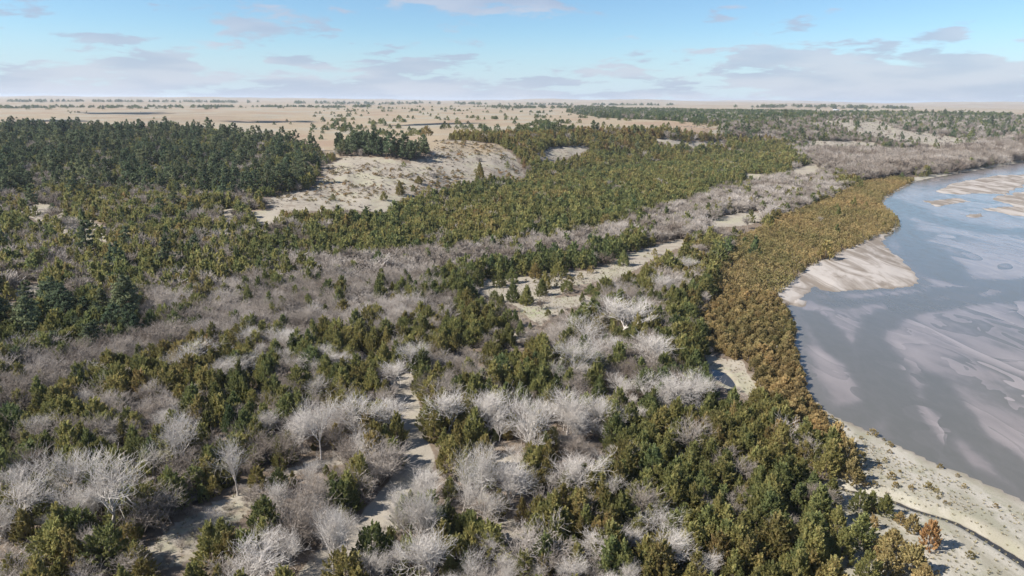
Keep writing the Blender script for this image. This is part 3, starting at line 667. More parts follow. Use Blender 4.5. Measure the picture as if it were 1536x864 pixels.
for r in _cw:                                                        # smaller crowns of the same clumps
    for _ in range(int(rng.integers(0, 3))):
        a = rng.random() * 6.28; dd = (2.2 + 4.5 * rng.random()); x, y = r[1] + math.cos(a) * dd * 1.5, r[2] + math.sin(a) * dd; z = float(height(np.array([x]), np.array([y]))[0])
        if segdist(np.array([x]), np.array([y]), TRACK)[0] < 3.5 or openness(*[np.array([q]) for q in project(x, y, z)[:2]])[0] > .7: continue
        vi = int(rng.integers(len(PROTO['cottonwood'][0]))); sc = float(np.clip(r[6] * rng.uniform(.5, .8), .22, .62))
        recs.append(['cottonwood', x, y, z, rng.random() * 6.28, sc * rng.uniform(.9, 1.25), sc, float(np.clip(r[7] + rng.normal() * .06 - .05, .3, .75)), -1, vi, ''])
HX = np.array([r[1] for r in recs]); HY = np.array([r[2] for r in recs]); HW = np.array([r[5] * PROTO[r[0]][0][r[9]]['rad'] for r in recs]); HK = np.array([r[0] for r in recs])

def fill(r0, r1, sp, lod, grow=1.0, only=None):
    X, Y = jitter_grid(-r1 * .68, r1 * .68, 40, r1, sp); m = sector(X, Y, r0, r1); X, Y = X[m], Y[m]
    Z = height(X, Y); r = np.hypot(X, Y)
    ux, uy, _ = project(X, Y, Z + 1.2); tx, ty, _ = project(X, Y, Z + 6.0); bx, by, _ = project(X, Y, Z)
    zn = zones(ux, uy, X, Y)                                         # stands have ragged edges
    z2 = zones(ux + 26 * fbm(X, Y, 38, 3, seed=67), uy + 9 * fbm(X, Y, 30, 3, seed=68), X, Y); lock = [ZN.index('river_strip'), ZN.index('prairie')]
    zn = np.where(np.isin(zn, lock) | np.isin(z2, lock), zn, z2)
    cover = np.array([ZW[k][4] for k in ZN])[zn]
    op = np.maximum(openness(bx, by), openness(tx, ty)); rp = 2.0 * FPX / np.maximum(np.hypot(r, CAM_H), 1); op = np.maximum(op, np.maximum(openness(bx - rp, by), openness(bx + rp, by))); op = np.maximum.reduce([op] + [openness(bx + (tx - bx) * q, by + (ty - by) * q) for q in (.3, .55, .8)])
    gap = fbm(X, Y, 17, 3, seed=60)
    cover = np.where(zn == ZN.index('front'), np.where(gap > .24, .22, .90), cover)
    cover = np.where(zn == ZN.index('pine_hill'), np.where(fbm(X, Y, 34, 3, seed=66) > .26, .22, .95), cover)
    keep = rng.random(len(X)) < cover * np.where(op > 0, np.where(op >= .9, .006, .16), 1)
    strip = zn == ZN.index('river_strip')
    keep &= ~inpoly(X, Y, RIVER); keep &= (Z > .35) | (strip & (Z > .08))
    keep &= strip if only else ~strip
    if r0 > 700: keep &= zn != ZN.index('prairie')
    keep &= ~((inpoly(bx, by, BEACH) & (by > 640)) | inpoly(bx, by, SANDBAR))
    sdist = segdist(X, Y, SHORE); keep &= (sdist > 3.0) | (strip & (sdist > 1.0))
    keep &= segdist(X, Y, TRACK) > 3.4 + 1.2 * sst(np.hypot(X, Y), 135, 105) + .9 * fbm(X, Y, 14, 2, seed=40)
    keep &= ~(inpoly(X, Y, POND)) & (segdist(X, Y, POND) > 1.5)
    for hx, hy, hw, hk in zip(HX, HY, HW, HK) if not only else ():
        keep &= np.hypot(X - hx, Y - hy) > (min(hw * .45, 2.0) if hk == 'cottonwood' else hw + .9)
        if hk == 'cottonwood' and math.hypot(hx, hy) < 300:          # let the trunk be seen
            dx, dy = X - hx, Y - hy; al = -(dx * hx + dy * hy) / math.hypot(hx, hy); la = np.hypot(dx, dy) ** 2 - al ** 2
            keep &= ~((al > 0) & (al < 4.5) & (la < 1.6 ** 2))
    X, Y, Z, zn, ux, uy = X[keep], Y[keep], Z[keep], zn[keep], ux[keep], uy[keep]
    Wt = np.array([ZW[k][:4] for k in ZN])[zn]
    n1 = fbm(X, Y, 24, 3, seed=61); n2 = fbm(X, Y, 13, 2, seed=62)
    logit = np.where(zn == ZN.index('front'), 9.0, 5.0)               # species grow in clumps
    p0 = Wt[:, 0] * np.exp(logit * n1 * .5); p1 = Wt[:, 1] * np.exp(-logit * n1 * .5); p2 = Wt[:, 2] * np.exp(3 * n2); p3 = Wt[:, 3] * 12
    P = np.stack([p0, p1, p2, p3], -1); P = np.cumsum(P, 1) / P.sum(1, keepdims=True)
    k = (rng.random(len(X))[:, None] > P).sum(1).clip(0, 3)
    zt = np.array([ZW[q][5] for q in ZN])[zn]
    tone = fbm(X, Y, 45, 2, seed=63); tone2 = rng.normal(size=len(X)) * .11
    for q, kind in enumerate(('cedar', 'thicket', 'pine', 'bronze')):
        for i in np.nonzero(k == q)[0]:
            vi = int(rng.integers(len(PROTO[kind + lod][0])))
            zi = ZN[zn[i]]; s = float(np.clip(rng.lognormal(0, .24), .6, 1.4)) * grow
            if kind == 'cedar':
                s *= {'low_cedars': .80, 'front': .86, 'cedar_band': 1.12, 'left_cedars': 1.08, 'prairie': .8, 'back_cedars': 1.1}.get(zi, 1.0); ti = zt[i] + .28 * tone[i] + tone2[i]; sx = s * rng.uniform(.85, 1.15)
            elif kind == 'thicket':
                s *= {'bluff_scrub': .7, 'thicket': 1.05, 'front': .9, 'far_bank': 1.5, 'dark_pines': .8}.get(zi, 1.0); ti = {'front': .40, 'far_bank': .36, 'back_slope': .34, 'mid_clump': .42}.get(zi, .47) + .45 * tone[i] + tone2[i] * 1.2; sx = s * rng.uniform(.95, 1.25)
            elif kind == 'pine':
                s *= {'pine_hill': .82, 'pine_grove': .95}.get(zi, .8) * rng.lognormal(0, .14); ti = .5 + .5 * tone[i] + tone2[i] * 1.4; sx = s * 1.05
            else:
                s = .86 * (s / grow) ** .75; ti = .36 + .42 * tone[i] + tone2[i] * .9; sx = s * rng.uniform(.95, 1.25)
            recs.append([kind, X[i], Y[i], Z[i] - .05, rng.random() * 6.283, sx, s, float(np.clip(ti, 0, 1)), zi, vi, lod])

print('T fill', time.time() - T0)
fill(70, 260, 2.55, '')
fill(260, 760, 3.3, '_far')
fill(90, 260, 2.3, '', only='river_strip'); fill(260, 760, 2.6, '_far', only='river_strip')
fill(760, 1500, 5.2, '_far', 1.25)
fill(1500, 3000, 9.0, '_far', 1.7)

# small bushes on the dune slope
print('T scatter', time.time() - T0)
xs, ys = drops(rng.uniform(400, 790, 1100), rng.uniform(212, 316, 1100), 250, 60); zs = height(xs, ys); us, vs_, _ = project(xs, ys, zs)
good = (openness(us, vs_) > .9) & (fbm(xs, ys, 60, 2, seed=70) > -.12)
for x, y, z in zip(xs[good], ys[good], zs[good]):
    put('shrub', x, y, rng.uniform(3, 9), rng.uniform(1.8, 4.5), rng.uniform(.0, .9), z=z, hid=('dune', 0))

# low brush and saplings on the wood's floor
X, Y = jitter_grid(-180, 150, 60, 265, 2.3); m = sector(X, Y, 80, 260); X, Y = X[m], Y[m]; Z = height(X, Y); bx, by, _ = project(X, Y, Z); zq = zones(bx, by, X, Y)
m = np.isin(zq, [ZN.index(q) for q in ('front', 'mid_clump', 'thicket', 'low_cedars')]) & (openness(bx, by) < .75) & (segdist(X, Y, TRACK) > 2.6) & ~inpoly(bx, by, BEACH) & ~inpoly(X, Y, RIVER) & (rng.random(len(X)) < .55)
BRUSH = [['thicket', x, y, z, rng.random() * 6.28, rng.uniform(.22, .45), rng.uniform(.16, .36), float(rng.uniform(.15, .6)), 'front', int(rng.integers(6)), ''] for x, y, z in zip(X[m], Y[m], Z[m])]
m2 = (rng.random(len(X)) < .06) & (openness(bx, by) < .5) & ~inpoly(bx, by, BEACH) & ~inpoly(bx, by, SANDBAR) & ~inpoly(X, Y, RIVER) & (Z > .6); m2 &= np.isin(zq, [ZN.index('front'), ZN.index('thicket')]) & (segdist(X, Y, TRACK) > 3)
BRUSH += [['cedar', x, y, z, rng.random() * 6.28, rng.uniform(.25, .42), rng.uniform(.2, .4), float(rng.uniform(.3, .75)), 'front', int(rng.integers(8)), ''] for x, y, z in zip(X[m2], Y[m2], Z[m2])]

X, Y = jitter_grid(-190, 60, 330, 720, 3.2); Z = height(X, Y); bx, by, _ = project(X, Y, Z)
m = (inpoly(bx, by, OPEN[2][0]) | inpoly(bx, by, OPEN[8][0])) & (rng.random(len(X)) < .34 + .9 * fbm(X, Y, 45, 3, seed=71))
DUNE = [['thicket_far', x, y, z, rng.random() * 6.28, rng.uniform(.18, .55), rng.uniform(.07, .2), float(rng.uniform(.1, .6)), 'dune', int(rng.integers(4)), ''] for x, y, z in zip(X[m], Y[m], Z[m])]; print('dune brush', len(DUNE))
X, Y = jitter_grid(250, 1100, 850, 2000, 8); Z = height(X, Y); bx, by, _ = project(X, Y, Z); m = (openness(bx, by) > .5) & (rng.random(len(X)) < .4)
DUNE += [['thicket_far', x, y, z, rng.random() * 6.28, rng.uniform(.3, .8), rng.uniform(.12, .3), float(rng.uniform(.1, .6)), 'dune', int(rng.integers(4)), ''] for x, y, z in zip(X[m], Y[m], Z[m])]

# cedars scattered on the prairie and far tree lines
def scatter(n, x0, x1, y0, y1, clump, smin, smax, thr=-.1, tall=1.0):
    x, y = drops(rng.uniform(x0, x1, n * 4), rng.uniform(y0, y1, n * 4), 450, 90); r = np.hypot(x, y)
    ok = np.nonzero(fbm(x, y, clump, 2, seed=80) > thr)[0][:n]; x, y = x[ok] + rng.normal(size=len(ok)) * 3, y[ok] + rng.normal(size=len(ok)) * r[ok] * .006
    mv = np.nonzero(rng.random(len(x)) < .55)[0]; to = rng.integers(0, max(len(x) // 6, 1), len(mv)); x[mv], y[mv] = x[to] + rng.normal(size=len(mv)) * 16, y[to] + rng.normal(size=len(mv)) * 34
    z = height(x, y)
    for x_, y_, z_ in zip(x, y, z):
        s = rng.uniform(smin, smax)
        recs.append(['cedar', x_, y_, z_ - .1, rng.random() * 6.28, s * 1.25, s * .8 * tall, float(rng.uniform(.02, .5)), 'prairie', int(rng.integers(4)), '_far'])
scatter(330, 470, 830, 163, 206, 110, .9, 1.7, .10)
scatter(150, 800, 1110, 165, 200, 120, .95, 1.8, .08)
scatter(34, 0, 480, 160, 200, 200, .6, 1.2, .05)
scatter(90, 400, 760, 160, 168, 260, 1.2, 2.2, .15)
scatter(240, 1080, 1536, 164, 186, 200, .8, 1.5, .02)
def tree_row(x0, x1, r0, depth, n, smin, smax, wav=200):
    u = rng.uniform(x0, x1, n); a = np.arctan2((u - 768) / FPX, 1.0) if True else u
    r = r0 + depth * rng.normal(size=n) * 1.2 + wav * fbm(u * 3, u * 0, 150, 2, seed=90)
    keep = fbm(u * 3 + r0, u * 0 + 50, 90, 3, seed=91) > rng.uniform(-.45, .1, n)
    a, r = a[keep], r[keep]; x, y = r * np.sin(a), r * np.cos(a); z = height(x, y)
    for x_, y_, z_ in zip(x, y, z):
        s = rng.uniform(smin, smax)
        recs.append(['cedar', x_, y_, z_ - .3, rng.random() * 6.28, s * 1.9, s, float(rng.uniform(.05, .35)), 'treeline', int(rng.integers(4)), '_far'])
tree_row(-80, 560, 3900, 120, 420, 1.5, 2.4)
tree_row(60, 340, 3300, 60, 40, 1.3, 2.0)
tree_row(730, 920, 3700, 100, 150, 1.6, 2.4)
tree_row(1235, 1490, 2900, 130, 300, 1.6, 2.5, 60)
tree_row(1080, 1340, 5200, 200, 160, 2.4, 3.6)
tree_row(450, 1000, 6500, 300, 260, 2.8, 4.2)
tree_row(0, 400, 6800, 200, 160, 2.6, 4.0)

# ------------------------------------------------------------------ single trees and the masses behind them
print('T select', time.time() - T0)
def seen_size(r):
    u, v_, dep = project(r[1], r[2], r[3] + 1.5)
    if not (-20 < u < 1556 and 140 < v_ < 890): return -1
    return FPX / float(dep) * r[6] * (6 if r[0] != 'shrub' else 1) * (1 if r[0] != 'bronze' else .55)
MANY = 300
byk = {}
for r in recs: byk.setdefault(r[0], []).append(r)
NAMES = {'cedar': 'cedar_tree', 'bronze': 'bronze_cedar', 'pine': 'pine_tree', 'cottonwood': 'cottonwood_tree', 'thicket': 'bare_tree', 'shrub': 'shrub'}
SINGLE, MASS = [], []
for kind, L in byk.items():
    L.sort(key=lambda r: (-(isinstance(r[10], tuple)), -seen_size(r)))
    n = 0
    for r in L:
        ok = seen_size(r) > 0 and n < MANY
        if ok: SINGLE.append(r); n += 1
        else: MASS.append(r)
    print(kind, len(L), 'single', n)

_o = 'first second third fourth fifth sixth seventh eighth ninth tenth eleventh twelfth thirteenth fourteenth fifteenth sixteenth seventeenth eighteenth nineteenth'.split()
ORD = [''] + _o[1:]
for tens, root in (('twentieth', 'twenty'), ('thirtieth', 'thirty'), ('fortieth', 'forty'), ('fiftieth', 'fifty')):
    ORD += [tens] + [root + '-' + q for q in _o[:9]]
PLACES = [('the pond', 1085, 566), ('the head of the creek', 1275, 738), ('the rusty orange cedar on the bank', 1392, 818), ('the bottom end of the track', 520, 840), ('the bend of the track', 630, 690),
          ('the top end of the track', 605, 570), ('the forked dark-limbed cottonwood', 629, 829), ('the biggest pale cottonwood', 168, 803), ('the slim lone cottonwood', 357, 743), ('the sandy gap near the bottom edge', 762, 795),
          ('the sandy gap among pale trees', 757, 691), ('the blunt end of the long clearing', 812, 486), ('the pointed cedar in the long clearing', 790, 457), ('the far end of the long clearing', 1022, 362), ('the open leafy patch', 300, 790),
          ('the landward end of the sandbar', 1175, 455), ('the point of the river thicket', 1350, 338), ('the pine grove beside the dune', 600, 236), ('the broken clearing below the pine hill', 110, 345), ('the small clearing at the left edge', 40, 436),
          ('the bottom left corner', 2, 862), ('the middle of the bottom edge', 768, 862), ('the foot of the dune', 560, 316), ('the left edge at half height', 2, 560), ('the small clearing below the long one', 769, 503), ('the crest of the dune', 700, 212),
          ('the cottonwood clump beside the long clearing', 905, 520), ('the grassy bank by the water', 1330, 680), ('the top of the pine hill', 250, 205), ('the dark pines at the left edge', 90, 480), ('the waterline where the grassy bank begins', 1222, 604), ('the waterline bulge of the river thicket', 1196, 505), ('the inland edge of the river thicket', 1060, 500),
          ('the dune end of the pine hill', 430, 245), ('the middle of the pine hill', 250, 250), ('the left part of the pine hill', 60, 240), ('the low left foot of the pine hill', 80, 290), ('the middle of the bank wood', 1050, 780), ('the upper end of the bank wood', 1120, 640)]
plx, ply = drops([q[1] for q in PLACES], [q[2] for q in PLACES])
NOUN = {'cedar': 'cedar', 'bronze': 'cedar bush', 'pine': 'pine', 'cottonwood': 'cottonwood', 'thicket': 'bare tree', 'shrub': 'bush'}
SHORT = {'cedar': 'cedar', 'bronze': 'cedar bush', 'pine': 'pine', 'cottonwood': 'cottonwood', 'thicket': 'bare tree', 'shrub': 'bush'}
def looks(r):
    ti, p = r[7], PROTO[r[0] + (r[10] if isinstance(r[10], str) else '')][0][r[9]]; h = p['h'] * r[6]; wd = p['rad'] * r[5] * 2; k = r[0]
    if k == 'cedar': c_ = 'dark green' if ti < .33 else 'olive green' if ti < .55 else 'yellowish olive' if ti < .72 else 'reddish brown'
    elif k == 'bronze': c_ = 'olive' if ti < .3 else 'golden brown' if ti < .7 else 'rusty'
    elif k == 'pine': c_ = 'dark green' if ti < .5 else 'grey green'
    elif k == 'cottonwood': c_ = 'grey leafless' if ti < .55 else 'pale leafless'
    elif k == 'thicket': c_ = 'brown' if ti < .4 else 'grey' if ti < .62 else 'pale grey'
    else: c_ = 'olive' if ti < .3 else 'brown'
    mean = {'cedar': 7, 'bronze': 3.8, 'pine': 10.5, 'cottonwood': 11, 'thicket': 6, 'shrub': .9}[k]
    return ('small ' if h < .82 * mean else 'tall ' if h > 1.22 * mean else '') + c_
ZSAY = {'pine_hill': 'on the wooded hill', 'pine_grove': 'in the grove beside the dune', 'dark_pines': 'in the shaded stand at the left edge', 'cedar_band': 'in the dense cedar belt', 'back_cedars': 'behind the dune', 'left_cedars': 'on the lower wooded slope',
        'clearing_cedars': 'along the long clearing', 'thicket': 'in the grey leafless belt', 'river_strip': 'in the golden thicket along the river', 'strip_edge': 'along the inland edge of the river thicket', 'low_cedars': 'in the cedar wood above the grassy bank',
        'mid_clump': 'beside the long clearing', 'front': 'in the mixed wood around the track', 'prairie': 'on the prairie', 'far_bank': 'on the far river bank', 'treeline': 'in the far tree line', 'bluff_scrub': 'on the far river bluff', 'far_wood': 'in the far wood', 'far_pines': 'on the far wooded bluff', 'back_slope': 'on the slope behind the river bend'}
LABEL = {}
for kind, L in byk.items():
    xy = np.array([[r[1], r[2]] for r in L]); ranks = np.full((len(L), len(PLACES)), 999)
    for j in range(len(PLACES)):
        o_ = np.argsort(np.hypot(xy[:, 0] - plx[j], xy[:, 1] - ply[j]))[:len(ORD)]; ranks[o_, j] = np.arange(len(o_))
    for i, r in enumerate(L):
        j = int(np.argmin(ranks[i])); n_ = ranks[i, j]; dune = r[0] == 'shrub' and r[10][0] == 'dune'
        if n_ < 999: LABEL[id(r)] = f"{looks(r)} {NOUN[kind]}, {(ORD[n_] + ' ' + SHORT[kind] + ' from') if n_ else 'closest ' + SHORT[kind] + ' to'} {PLACES[j][0]}"
        elif dune: LABEL[id(r)] = f"{looks(r)} bush low on the bare dune slope"
        else:
            u, v_, _ = project(r[1], r[2], r[3] + 2); part = ''
            if r[8] == 'pine_hill': part = ('low ' if v_ > 262 else 'halfway up ' if v_ > 225 else 'high ') + ('near the left edge' if u < 110 else 'in the middle' if u < 300 else 'at the dune end') + ' '
            elif r[8] in ('low_cedars', 'front', 'river_strip', 'thicket'): part = ('far left ' if u < 200 else 'left ' if u < 480 else 'mid ' if u < 820 else 'right ' if u < 1100 else 'far right ').strip() + (' and low ' if v_ > 760 else ' halfway down ' if v_ > 560 else ' and high ')
            LABEL[id(r)] = f"{looks(r)} {NOUN[kind]} {part}{ZSAY.get(r[8], 'in the wood')}"
CW_LABEL = {0: 'biggest pale leafless cottonwood with a broad fan of limbs, near the bottom left corner', 4: 'slim lone pale cottonwood with a bare trunk beside the open leafy patch', 26: 'forked cottonwood with dark limbs leaning over the bottom end of the track',
            21: 'grey cottonwood with two trunks beside the sandy gap, right of the track', 37: 'round white cottonwood at the near end of the clump below the long clearing', 43: 'white cottonwood standing at the top end of the sandy track', 17: 'tall cottonwood with a long bare trunk in the row of pale crowns'}
CE_LABEL = {0: 'rusty orange cedar bush alone on the grassy bank beside the creek', 20: 'pointed olive cedar standing alone in the long clearing', 24: 'round dark cedar at the narrow far part of the long clearing', 25: 'rusty brown cedar on the upper edge of the long clearing', 34: 'round reddish brown cedar at the prairie edge above the dune'}
for r in SINGLE:
    if isinstance(r[10], tuple) and r[10][0] == 'cw' and r[10][1] in CW_LABEL: LABEL[id(r)] = CW_LABEL[r[10][1]]
    if isinstance(r[10], tuple) and r[10][0] == 'ced' and r[10][1] in CE_LABEL: LABEL[id(r)] = CE_LABEL[r[10][1]]
GROUP = {'cedar': 'cedars of the valley wood', 'bronze': 'bronze cedar bushes by the river', 'pine': 'pines on the hill', 'cottonwood': 'pale leafless cottonwoods', 'thicket': 'bare trees of the thicket', 'shrub': 'low bushes on open sand'}

def proto_of(r):
    lod = r[10] if isinstance(r[10], str) else ''
    return PROTO[r[0] + lod][0][r[9]]

def build_single(r):
    p = proto_of(r)
    e = bpy.data.objects.new(NAMES[r[0]], None); COL.objects.link(e)
    e.empty_display_size = .5; e.location = (r[1], r[2], r[3]); e.rotation_euler = (0, 0, r[4]); e.scale = (r[5], r[5], r[6])
    for nm, me in (('trunk', p['trunk']), ('crown', p['crown'])):
        c_ = bpy.data.objects.new(nm, me); COL.objects.link(c_); c_.parent = e; c_['tint'] = float(r[7])
    return e
print('T build', time.time() - T0)
EMPTIES = [build_single(r) for r in SINGLE]

for r, e in zip(SINGLE, EMPTIES):
    e['label'] = LABEL[id(r)]; e['category'] = 'bush' if r[0] in ('shrub', 'bronze') else 'tree'; e['group'] = GROUP[r[0]]

# masses: one object for each kind of wood that nobody could count
def gn_mass(name, rows, key, label, cat):
    if not rows: return
    outs, col = PROTO[key]
    me = bpy.data.meshes.new(name); me.vertices.add(len(rows)); me.vertices.foreach_set('co', np.array([[r[1], r[2], r[3]] for r in rows], np.float32).ravel())
    for nm, typ, fld, arr in (('rot', 'FLOAT_VECTOR', 'vector', [[0, 0, r[4]] for r in rows]), ('scl', 'FLOAT_VECTOR', 'vector', [[r[5], r[5], r[6]] for r in rows]), ('tint', 'FLOAT', 'value', [r[7] for r in rows]), ('idx', 'INT', 'value', [r[9] for r in rows])):
        a = me.attributes.new(nm, typ, 'POINT'); a.data.foreach_set(fld, np.array(arr, np.int32 if typ == 'INT' else np.float32).ravel())
    o = obj(name, me); tag(o, label, cat, kind='stuff')
    ng = bpy.data.node_groups.new(name, 'GeometryNodeTree'); ng.interface.new_socket('Geometry', in_out='INPUT', socket_type='NodeSocketGeometry'); ng.interface.new_socket('Geometry', in_out='OUTPUT', socket_type='NodeSocketGeometry')
    N, L = ng.nodes, ng.links
    gi, go = N.new('NodeGroupInput'), N.new('NodeGroupOutput'); ip = N.new('GeometryNodeInstanceOnPoints'); ci = N.new('GeometryNodeCollectionInfo')
    ci.inputs['Collection'].default_value = col; ci.inputs['Separate Children'].default_value = True; ci.inputs['Reset Children'].default_value = True
    def na_(n_, dt):
        q = N.new('GeometryNodeInputNamedAttribute'); q.data_type = dt; q.inputs['Name'].default_value = n_; return q.outputs[0]
    L.new(gi.outputs[0], ip.inputs['Points']); L.new(ci.outputs[0], ip.inputs['Instance']); ip.inputs['Pick Instance'].default_value = True
    L.new(na_('idx', 'INT'), ip.inputs['Instance Index'])
    e2r = N.new('FunctionNodeEulerToRotation'); L.new(na_('rot', 'FLOAT_VECTOR'), e2r.inputs[0]); L.new(e2r.outputs[0], ip.inputs['Rotation'])
    L.new(na_('scl', 'FLOAT_VECTOR'), ip.inputs['Scale']); L.new(ip.outputs[0], go.inputs[0])
    m = o.modifiers.new('scatter', 'NODES'); m.node_group = ng
    return o
print('T mass', time.time() - T0)
mass = {}
for r in MASS:
    lod = r[10] if isinstance(r[10], str) else ''
    mass.setdefault((r[0] + lod, 'far' if math.hypot(r[1], r[2]) > 1500 else ''), []).append(r)
SAY = {'cedar': ('cedar_woods', 'dense olive green cedar wood between the single trees'), 'cedar_far': ('cedar_woods', 'far cedar woods covering the slopes and plains'), 'thicket': ('bare_woods', 'grey leafless undergrowth filling the mixed wood'),
       'thicket_far': ('bare_woods', 'far belt of grey leafless trees along the valley'), 'pine': ('pine_forest', 'pines filling the shaded stand at the edge'), 'pine_far': ('pine_forest', 'dark pine forest covering the hill'), 'bronze': ('bronze_thicket', 'golden thicket along the river between single bushes'),
       'bronze_far': ('bronze_thicket', 'far golden thicket along the river bend'), 'shrub': ('undergrowth', 'low bushes scattered over the bare dune'), 'cottonwood': ('cottonwood_woods', 'pale leafless crowns beyond the frame')}
gn_mass('undergrowth', DUNE, 'thicket_far', 'thin brown brush clinging to the bare dune and bluffs', 'brush')
gn_mass('undergrowth', [r for r in BRUSH if r[0] == 'thicket'], 'thicket', 'low brown brush covering the floor of the mixed wood', 'brush')
gn_mass('undergrowth', [r for r in BRUSH if r[0] == 'cedar'], 'cedar', 'cedar saplings dotted over the floor of the mixed wood', 'brush')
for (key, f), rows in mass.items():
    nm, lb = SAY[key]
    if f: nm, lb = 'treeline', 'thin dark tree lines along the horizon' if key == 'cedar_far' else 'distant ' + lb
    gn_mass(nm, rows, key, lb, 'wood')

# dry grass on the open sand
def tuft(seed):
    g = np.random.default_rng(seed); n = 16; a = g.random(n) * 6.28; d = np.stack([np.cos(a) * .5, np.sin(a) * .5, np.ones(n)], -1); C = np.stack([np.cos(a) * .08, np.sin(a) * .08, np.full(n, .13)], -1) * (1 + .5 * g.random((n, 1)))
    return leaves(C, d, .34 * (.6 + .6 * g.random(n)), np.full(n, .03), g), tubes([((0, 0, -.1), (0, 0, .05), .05, .03, .4)], 4)
register('tuft', [tuft(600 + i) for i in range(3)], 'dry_grass', 'dry_grass')
X, Y = jitter_grid(-130, 190, 60, 330, 1.05); m = sector(X, Y, 80, 300); X, Y = X[m], Y[m]; Z = height(X, Y); bx, by, _ = project(X, Y, Z)
onb = inpoly(bx, by, BEACH); m = (Z > .3) & (((openness(bx, by) > .5) & (rng.random(len(X)) < .55)) | (onb & (rng.random(len(X)) < .75 + fbm(X, Y, 9, 2, seed=95)))) & (segdist(X, Y, TRACK) > 1.0)
X, Y, Z = X[m], Y[m], Z[m]; print('tufts', len(X))
gn_mass('dry_grass', [['tuft', x, y, z, rng.random() * 6.28, rng.uniform(.7, 1.9), rng.uniform(.6, 1.4), float(np.clip(.5 + .5 * f_ + rng.normal() * .2, 0, 1)), '', int(rng.integers(3)), ''] for x, y, z, f_ in zip(X, Y, Z, fbm(X, Y, 12, 2, seed=96))], 'tuft', 'short dry grass growing on the pale sand', 'grass')

# ------------------------------------------------------------------ clouds over the valley, farm sheds, a fallen limb
mc, t = new_mat('cloud')
dd = t.add('ShaderNodeBsdfDiffuse', {'Color': (.85, .86, .88, 1)}); tt = t.add('ShaderNodeBsdfTranslucent', {'Color': (.85, .86, .88, 1)})
t.add('ShaderNodeOutputMaterial', {'Surface': t.add('ShaderNodeMixShader', {0: .5, 1: dd.outputs[0], 2: tt.outputs[0]}).outputs[0]})
def cloud(px, py, wide, deep, seed, label):
    x, y = drops([px], [py], 500, 90); g = np.random.default_rng(seed); k = 950 / S.z; cx, cy_, cz = x[0] + S.x * k, y[0] + S.y * k, 985.0
    u = np.linspace(0, math.pi, 13); v_ = np.linspace(0, 2 * math.pi, 21)[:-1]; U, W_ = np.meshgrid(u, v_, indexing='ij')
    base = np.stack([np.sin(U) * np.cos(W_), np.sin(U) * np.sin(W_), np.cos(U)], -1).reshape(-1, 3); n_ = len(v_)
    q = np.array([[i * n_ + j, i * n_ + (j + 1) % n_, (i + 1) * n_ + (j + 1) % n_, (i + 1) * n_ + j] for i in range(12) for j in range(n_)])
    VV, FF, off = [], [], 0
    for _ in range(26):
        a = g.random() * 6.28; rr = math.sqrt(g.random()); c_ = np.array([math.cos(a) * rr * wide, math.sin(a) * rr * deep, 0]); sz = (1.1 - .6 * rr) * np.array([wide * .3, deep * .34, 42 * (1 - .5 * rr)])
        b_ = base * sz * (1 + .18 * fbm(base[:, 0] * 3 + _, base[:, 1] * 3 + base[:, 2] * 2, 1.0, 2, seed=seed)[:, None]); b_[:, 2] = np.maximum(b_[:, 2], -14); VV.append(b_ + c_); FF.append(q + off); off += len(b_)
    tag(obj('cloud', mesh_np('cloud', np.vstack(VV), np.vstack(FF), 'cloud', smooth=True), loc=(cx, cy_, cz)), label, 'cloud', kind='stuff')
cloud(400, 183, 95, 60, 1, 'flat grey cloud shading the prairie beyond the pine hill')
cloud(190, 170, 150, 110, 2, 'long thin cloud shading the far prairie')
cloud(640, 187, 90, 40, 3, 'small cloud shading the prairie above the dune')
cloud(70, 181, 80, 50, 4, 'small cloud shading the prairie at the edge')

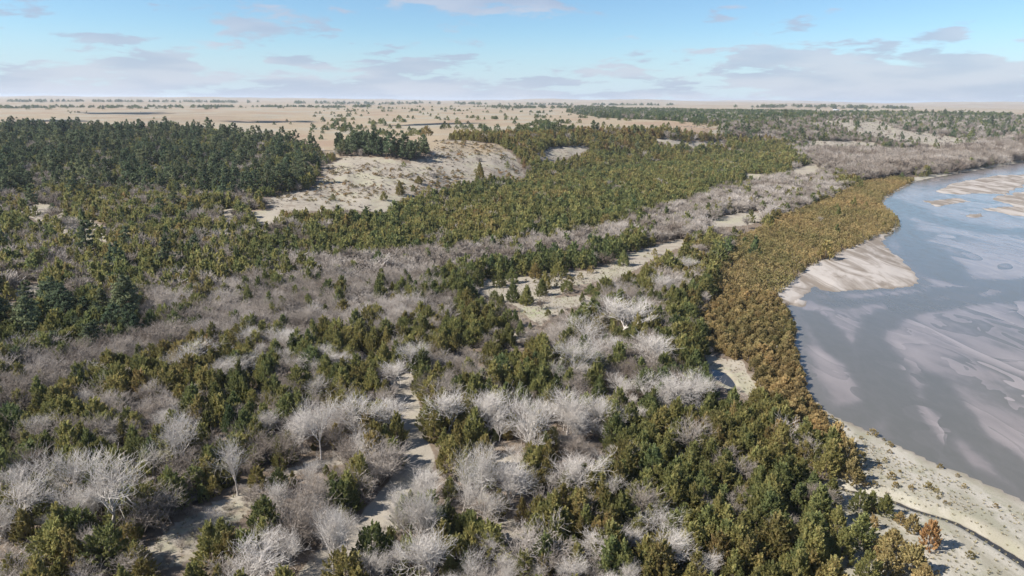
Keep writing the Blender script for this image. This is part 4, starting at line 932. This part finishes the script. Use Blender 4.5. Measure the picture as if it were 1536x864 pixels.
def plain(name, col, rough=.7):
    m, t = new_mat(name); nz = t.noise(t.add('ShaderNodeNewGeometry').outputs['Position'], .8, 4, .6)
    finish(t, t.mix(nz, (*[c_ * .85 for c_ in col], 1), (*col, 1)), rough)
plain('shed_wall', (.42, .42, .41)); plain('shed_roof', (.36, .38, .40), .6); plain('shed_door', (.16, .15, .14))
def shed(px, r0, L, W_, H_, rz, label):
    a = math.atan2((px - 768) / FPX, 1); x, y = r0 * math.sin(a), r0 * math.cos(a); z = float(height(np.array([x]), np.array([y]))[0])
    e = obj('farm_shed', None, loc=(x, y, z - .3)); e.rotation_euler.z = rz; tag(e, label, 'shed', 'farm sheds on the horizon')
    l, w_ = L / 2, W_ / 2; rid = H_ + W_ * .28
    obj('wall', mesh_np('wall', np.array([[-l, -w_, 0], [l, -w_, 0], [l, w_, 0], [-l, w_, 0], [-l, -w_, H_], [l, -w_, H_], [l, w_, H_], [-l, w_, H_], [-l, 0, rid], [l, 0, rid]]), [np.array([[0, 1, 5, 4], [2, 3, 7, 6]]), np.array([[1, 2, 6, 9, 5], [3, 0, 4, 8, 7]])], 'shed_wall'), e)
    o_ = .6; th = .25; rv = np.array([[sx * (l + o_), sy * (w_ + o_), H_ - .3 + dz] for dz in (.02, th) for sy in (-1, 1) for sx in (-1, 1)] + [[sx * (l + o_), 0, rid + .05 + dz] for dz in (.02, th) for sx in (-1, 1)])
    obj('roof', mesh_np('roof', rv, np.array([[4, 5, 11, 10], [7, 6, 10, 11], [1, 0, 8, 9], [2, 3, 9, 8], [0, 1, 5, 4], [3, 2, 6, 7], [0, 4, 10, 8], [8, 10, 6, 2], [5, 1, 9, 11], [11, 9, 3, 7]]), 'shed_roof'), e)
    dv = np.array([[x_, -w_ - d_, z_] for d_ in (.02, .14) for z_ in (.1, H_ * .8) for x_ in (-L * .15, L * .15)])
    obj('door', mesh_np('door', dv, np.array([[4, 5, 7, 6], [0, 2, 3, 1], [0, 1, 5, 4], [2, 6, 7, 3], [0, 4, 6, 2], [1, 3, 7, 5]]), 'shed_door'), e)
shed(6, 4600, 44, 20, 7, .2, 'white farm shed on the horizon at the left end')
shed(1236, 4200, 30, 14, 5, -.3, 'long pale farm shed on the far prairie above the river bluff')
shed(1272, 4300, 20, 12, 5, .5, 'short pale farm shed beside the longer one on the prairie')
for px, py, rz, sc, lab in [(468, 700, .5, .62, 'pale fallen limb lying on the sand below the white cottonwood'), (905, 648, -.9, .4, 'thin white fallen limb among the row of pale crowns')]:
    x, y = drops([px], [py]); z = float(height(x, y)[0]); e = obj('fallen_limb', None, loc=(x[0], y[0], z + .35)); tag(e, lab, 'limb')
    e.rotation_euler = (R(83), 0, rz); e.scale = (sc * .6, sc * .6, sc)
    for nm, me in (('trunk', PROTO['cottonwood'][0][3]['trunk']), ('twigs', PROTO['thicket'][0][1]['crown'])):
        c_ = obj(nm, me, e); c_['tint'] = .85

# ------------------------------------------------------------------ haze
hv = 20500.0
hz_m = bpy.data.materials.new('haze'); hz_m.use_nodes = True; hz_m.node_tree.nodes.clear(); t = NT(hz_m.node_tree)
pvv = t.add('ShaderNodeVolumePrincipled', {'Color': (.80, .88, 1.0, 1), 'Density': 4.5e-5, 'Anisotropy': 0.1})
t.add('ShaderNodeOutputMaterial', {'Volume': pvv.outputs[0]})
bv = np.array([[x, y, z] for x in (-hv, hv) for y in (-hv, hv) for z in (-3.0, 145.0)])
bf = np.array([[0, 1, 3, 2], [4, 6, 7, 5], [0, 4, 5, 1], [2, 3, 7, 6], [0, 2, 6, 4], [1, 5, 7, 3]])
tag(obj('haze', mesh_np('haze', bv, bf, hz_m)), 'thin pale blue haze over the whole valley', 'haze', kind='stuff')
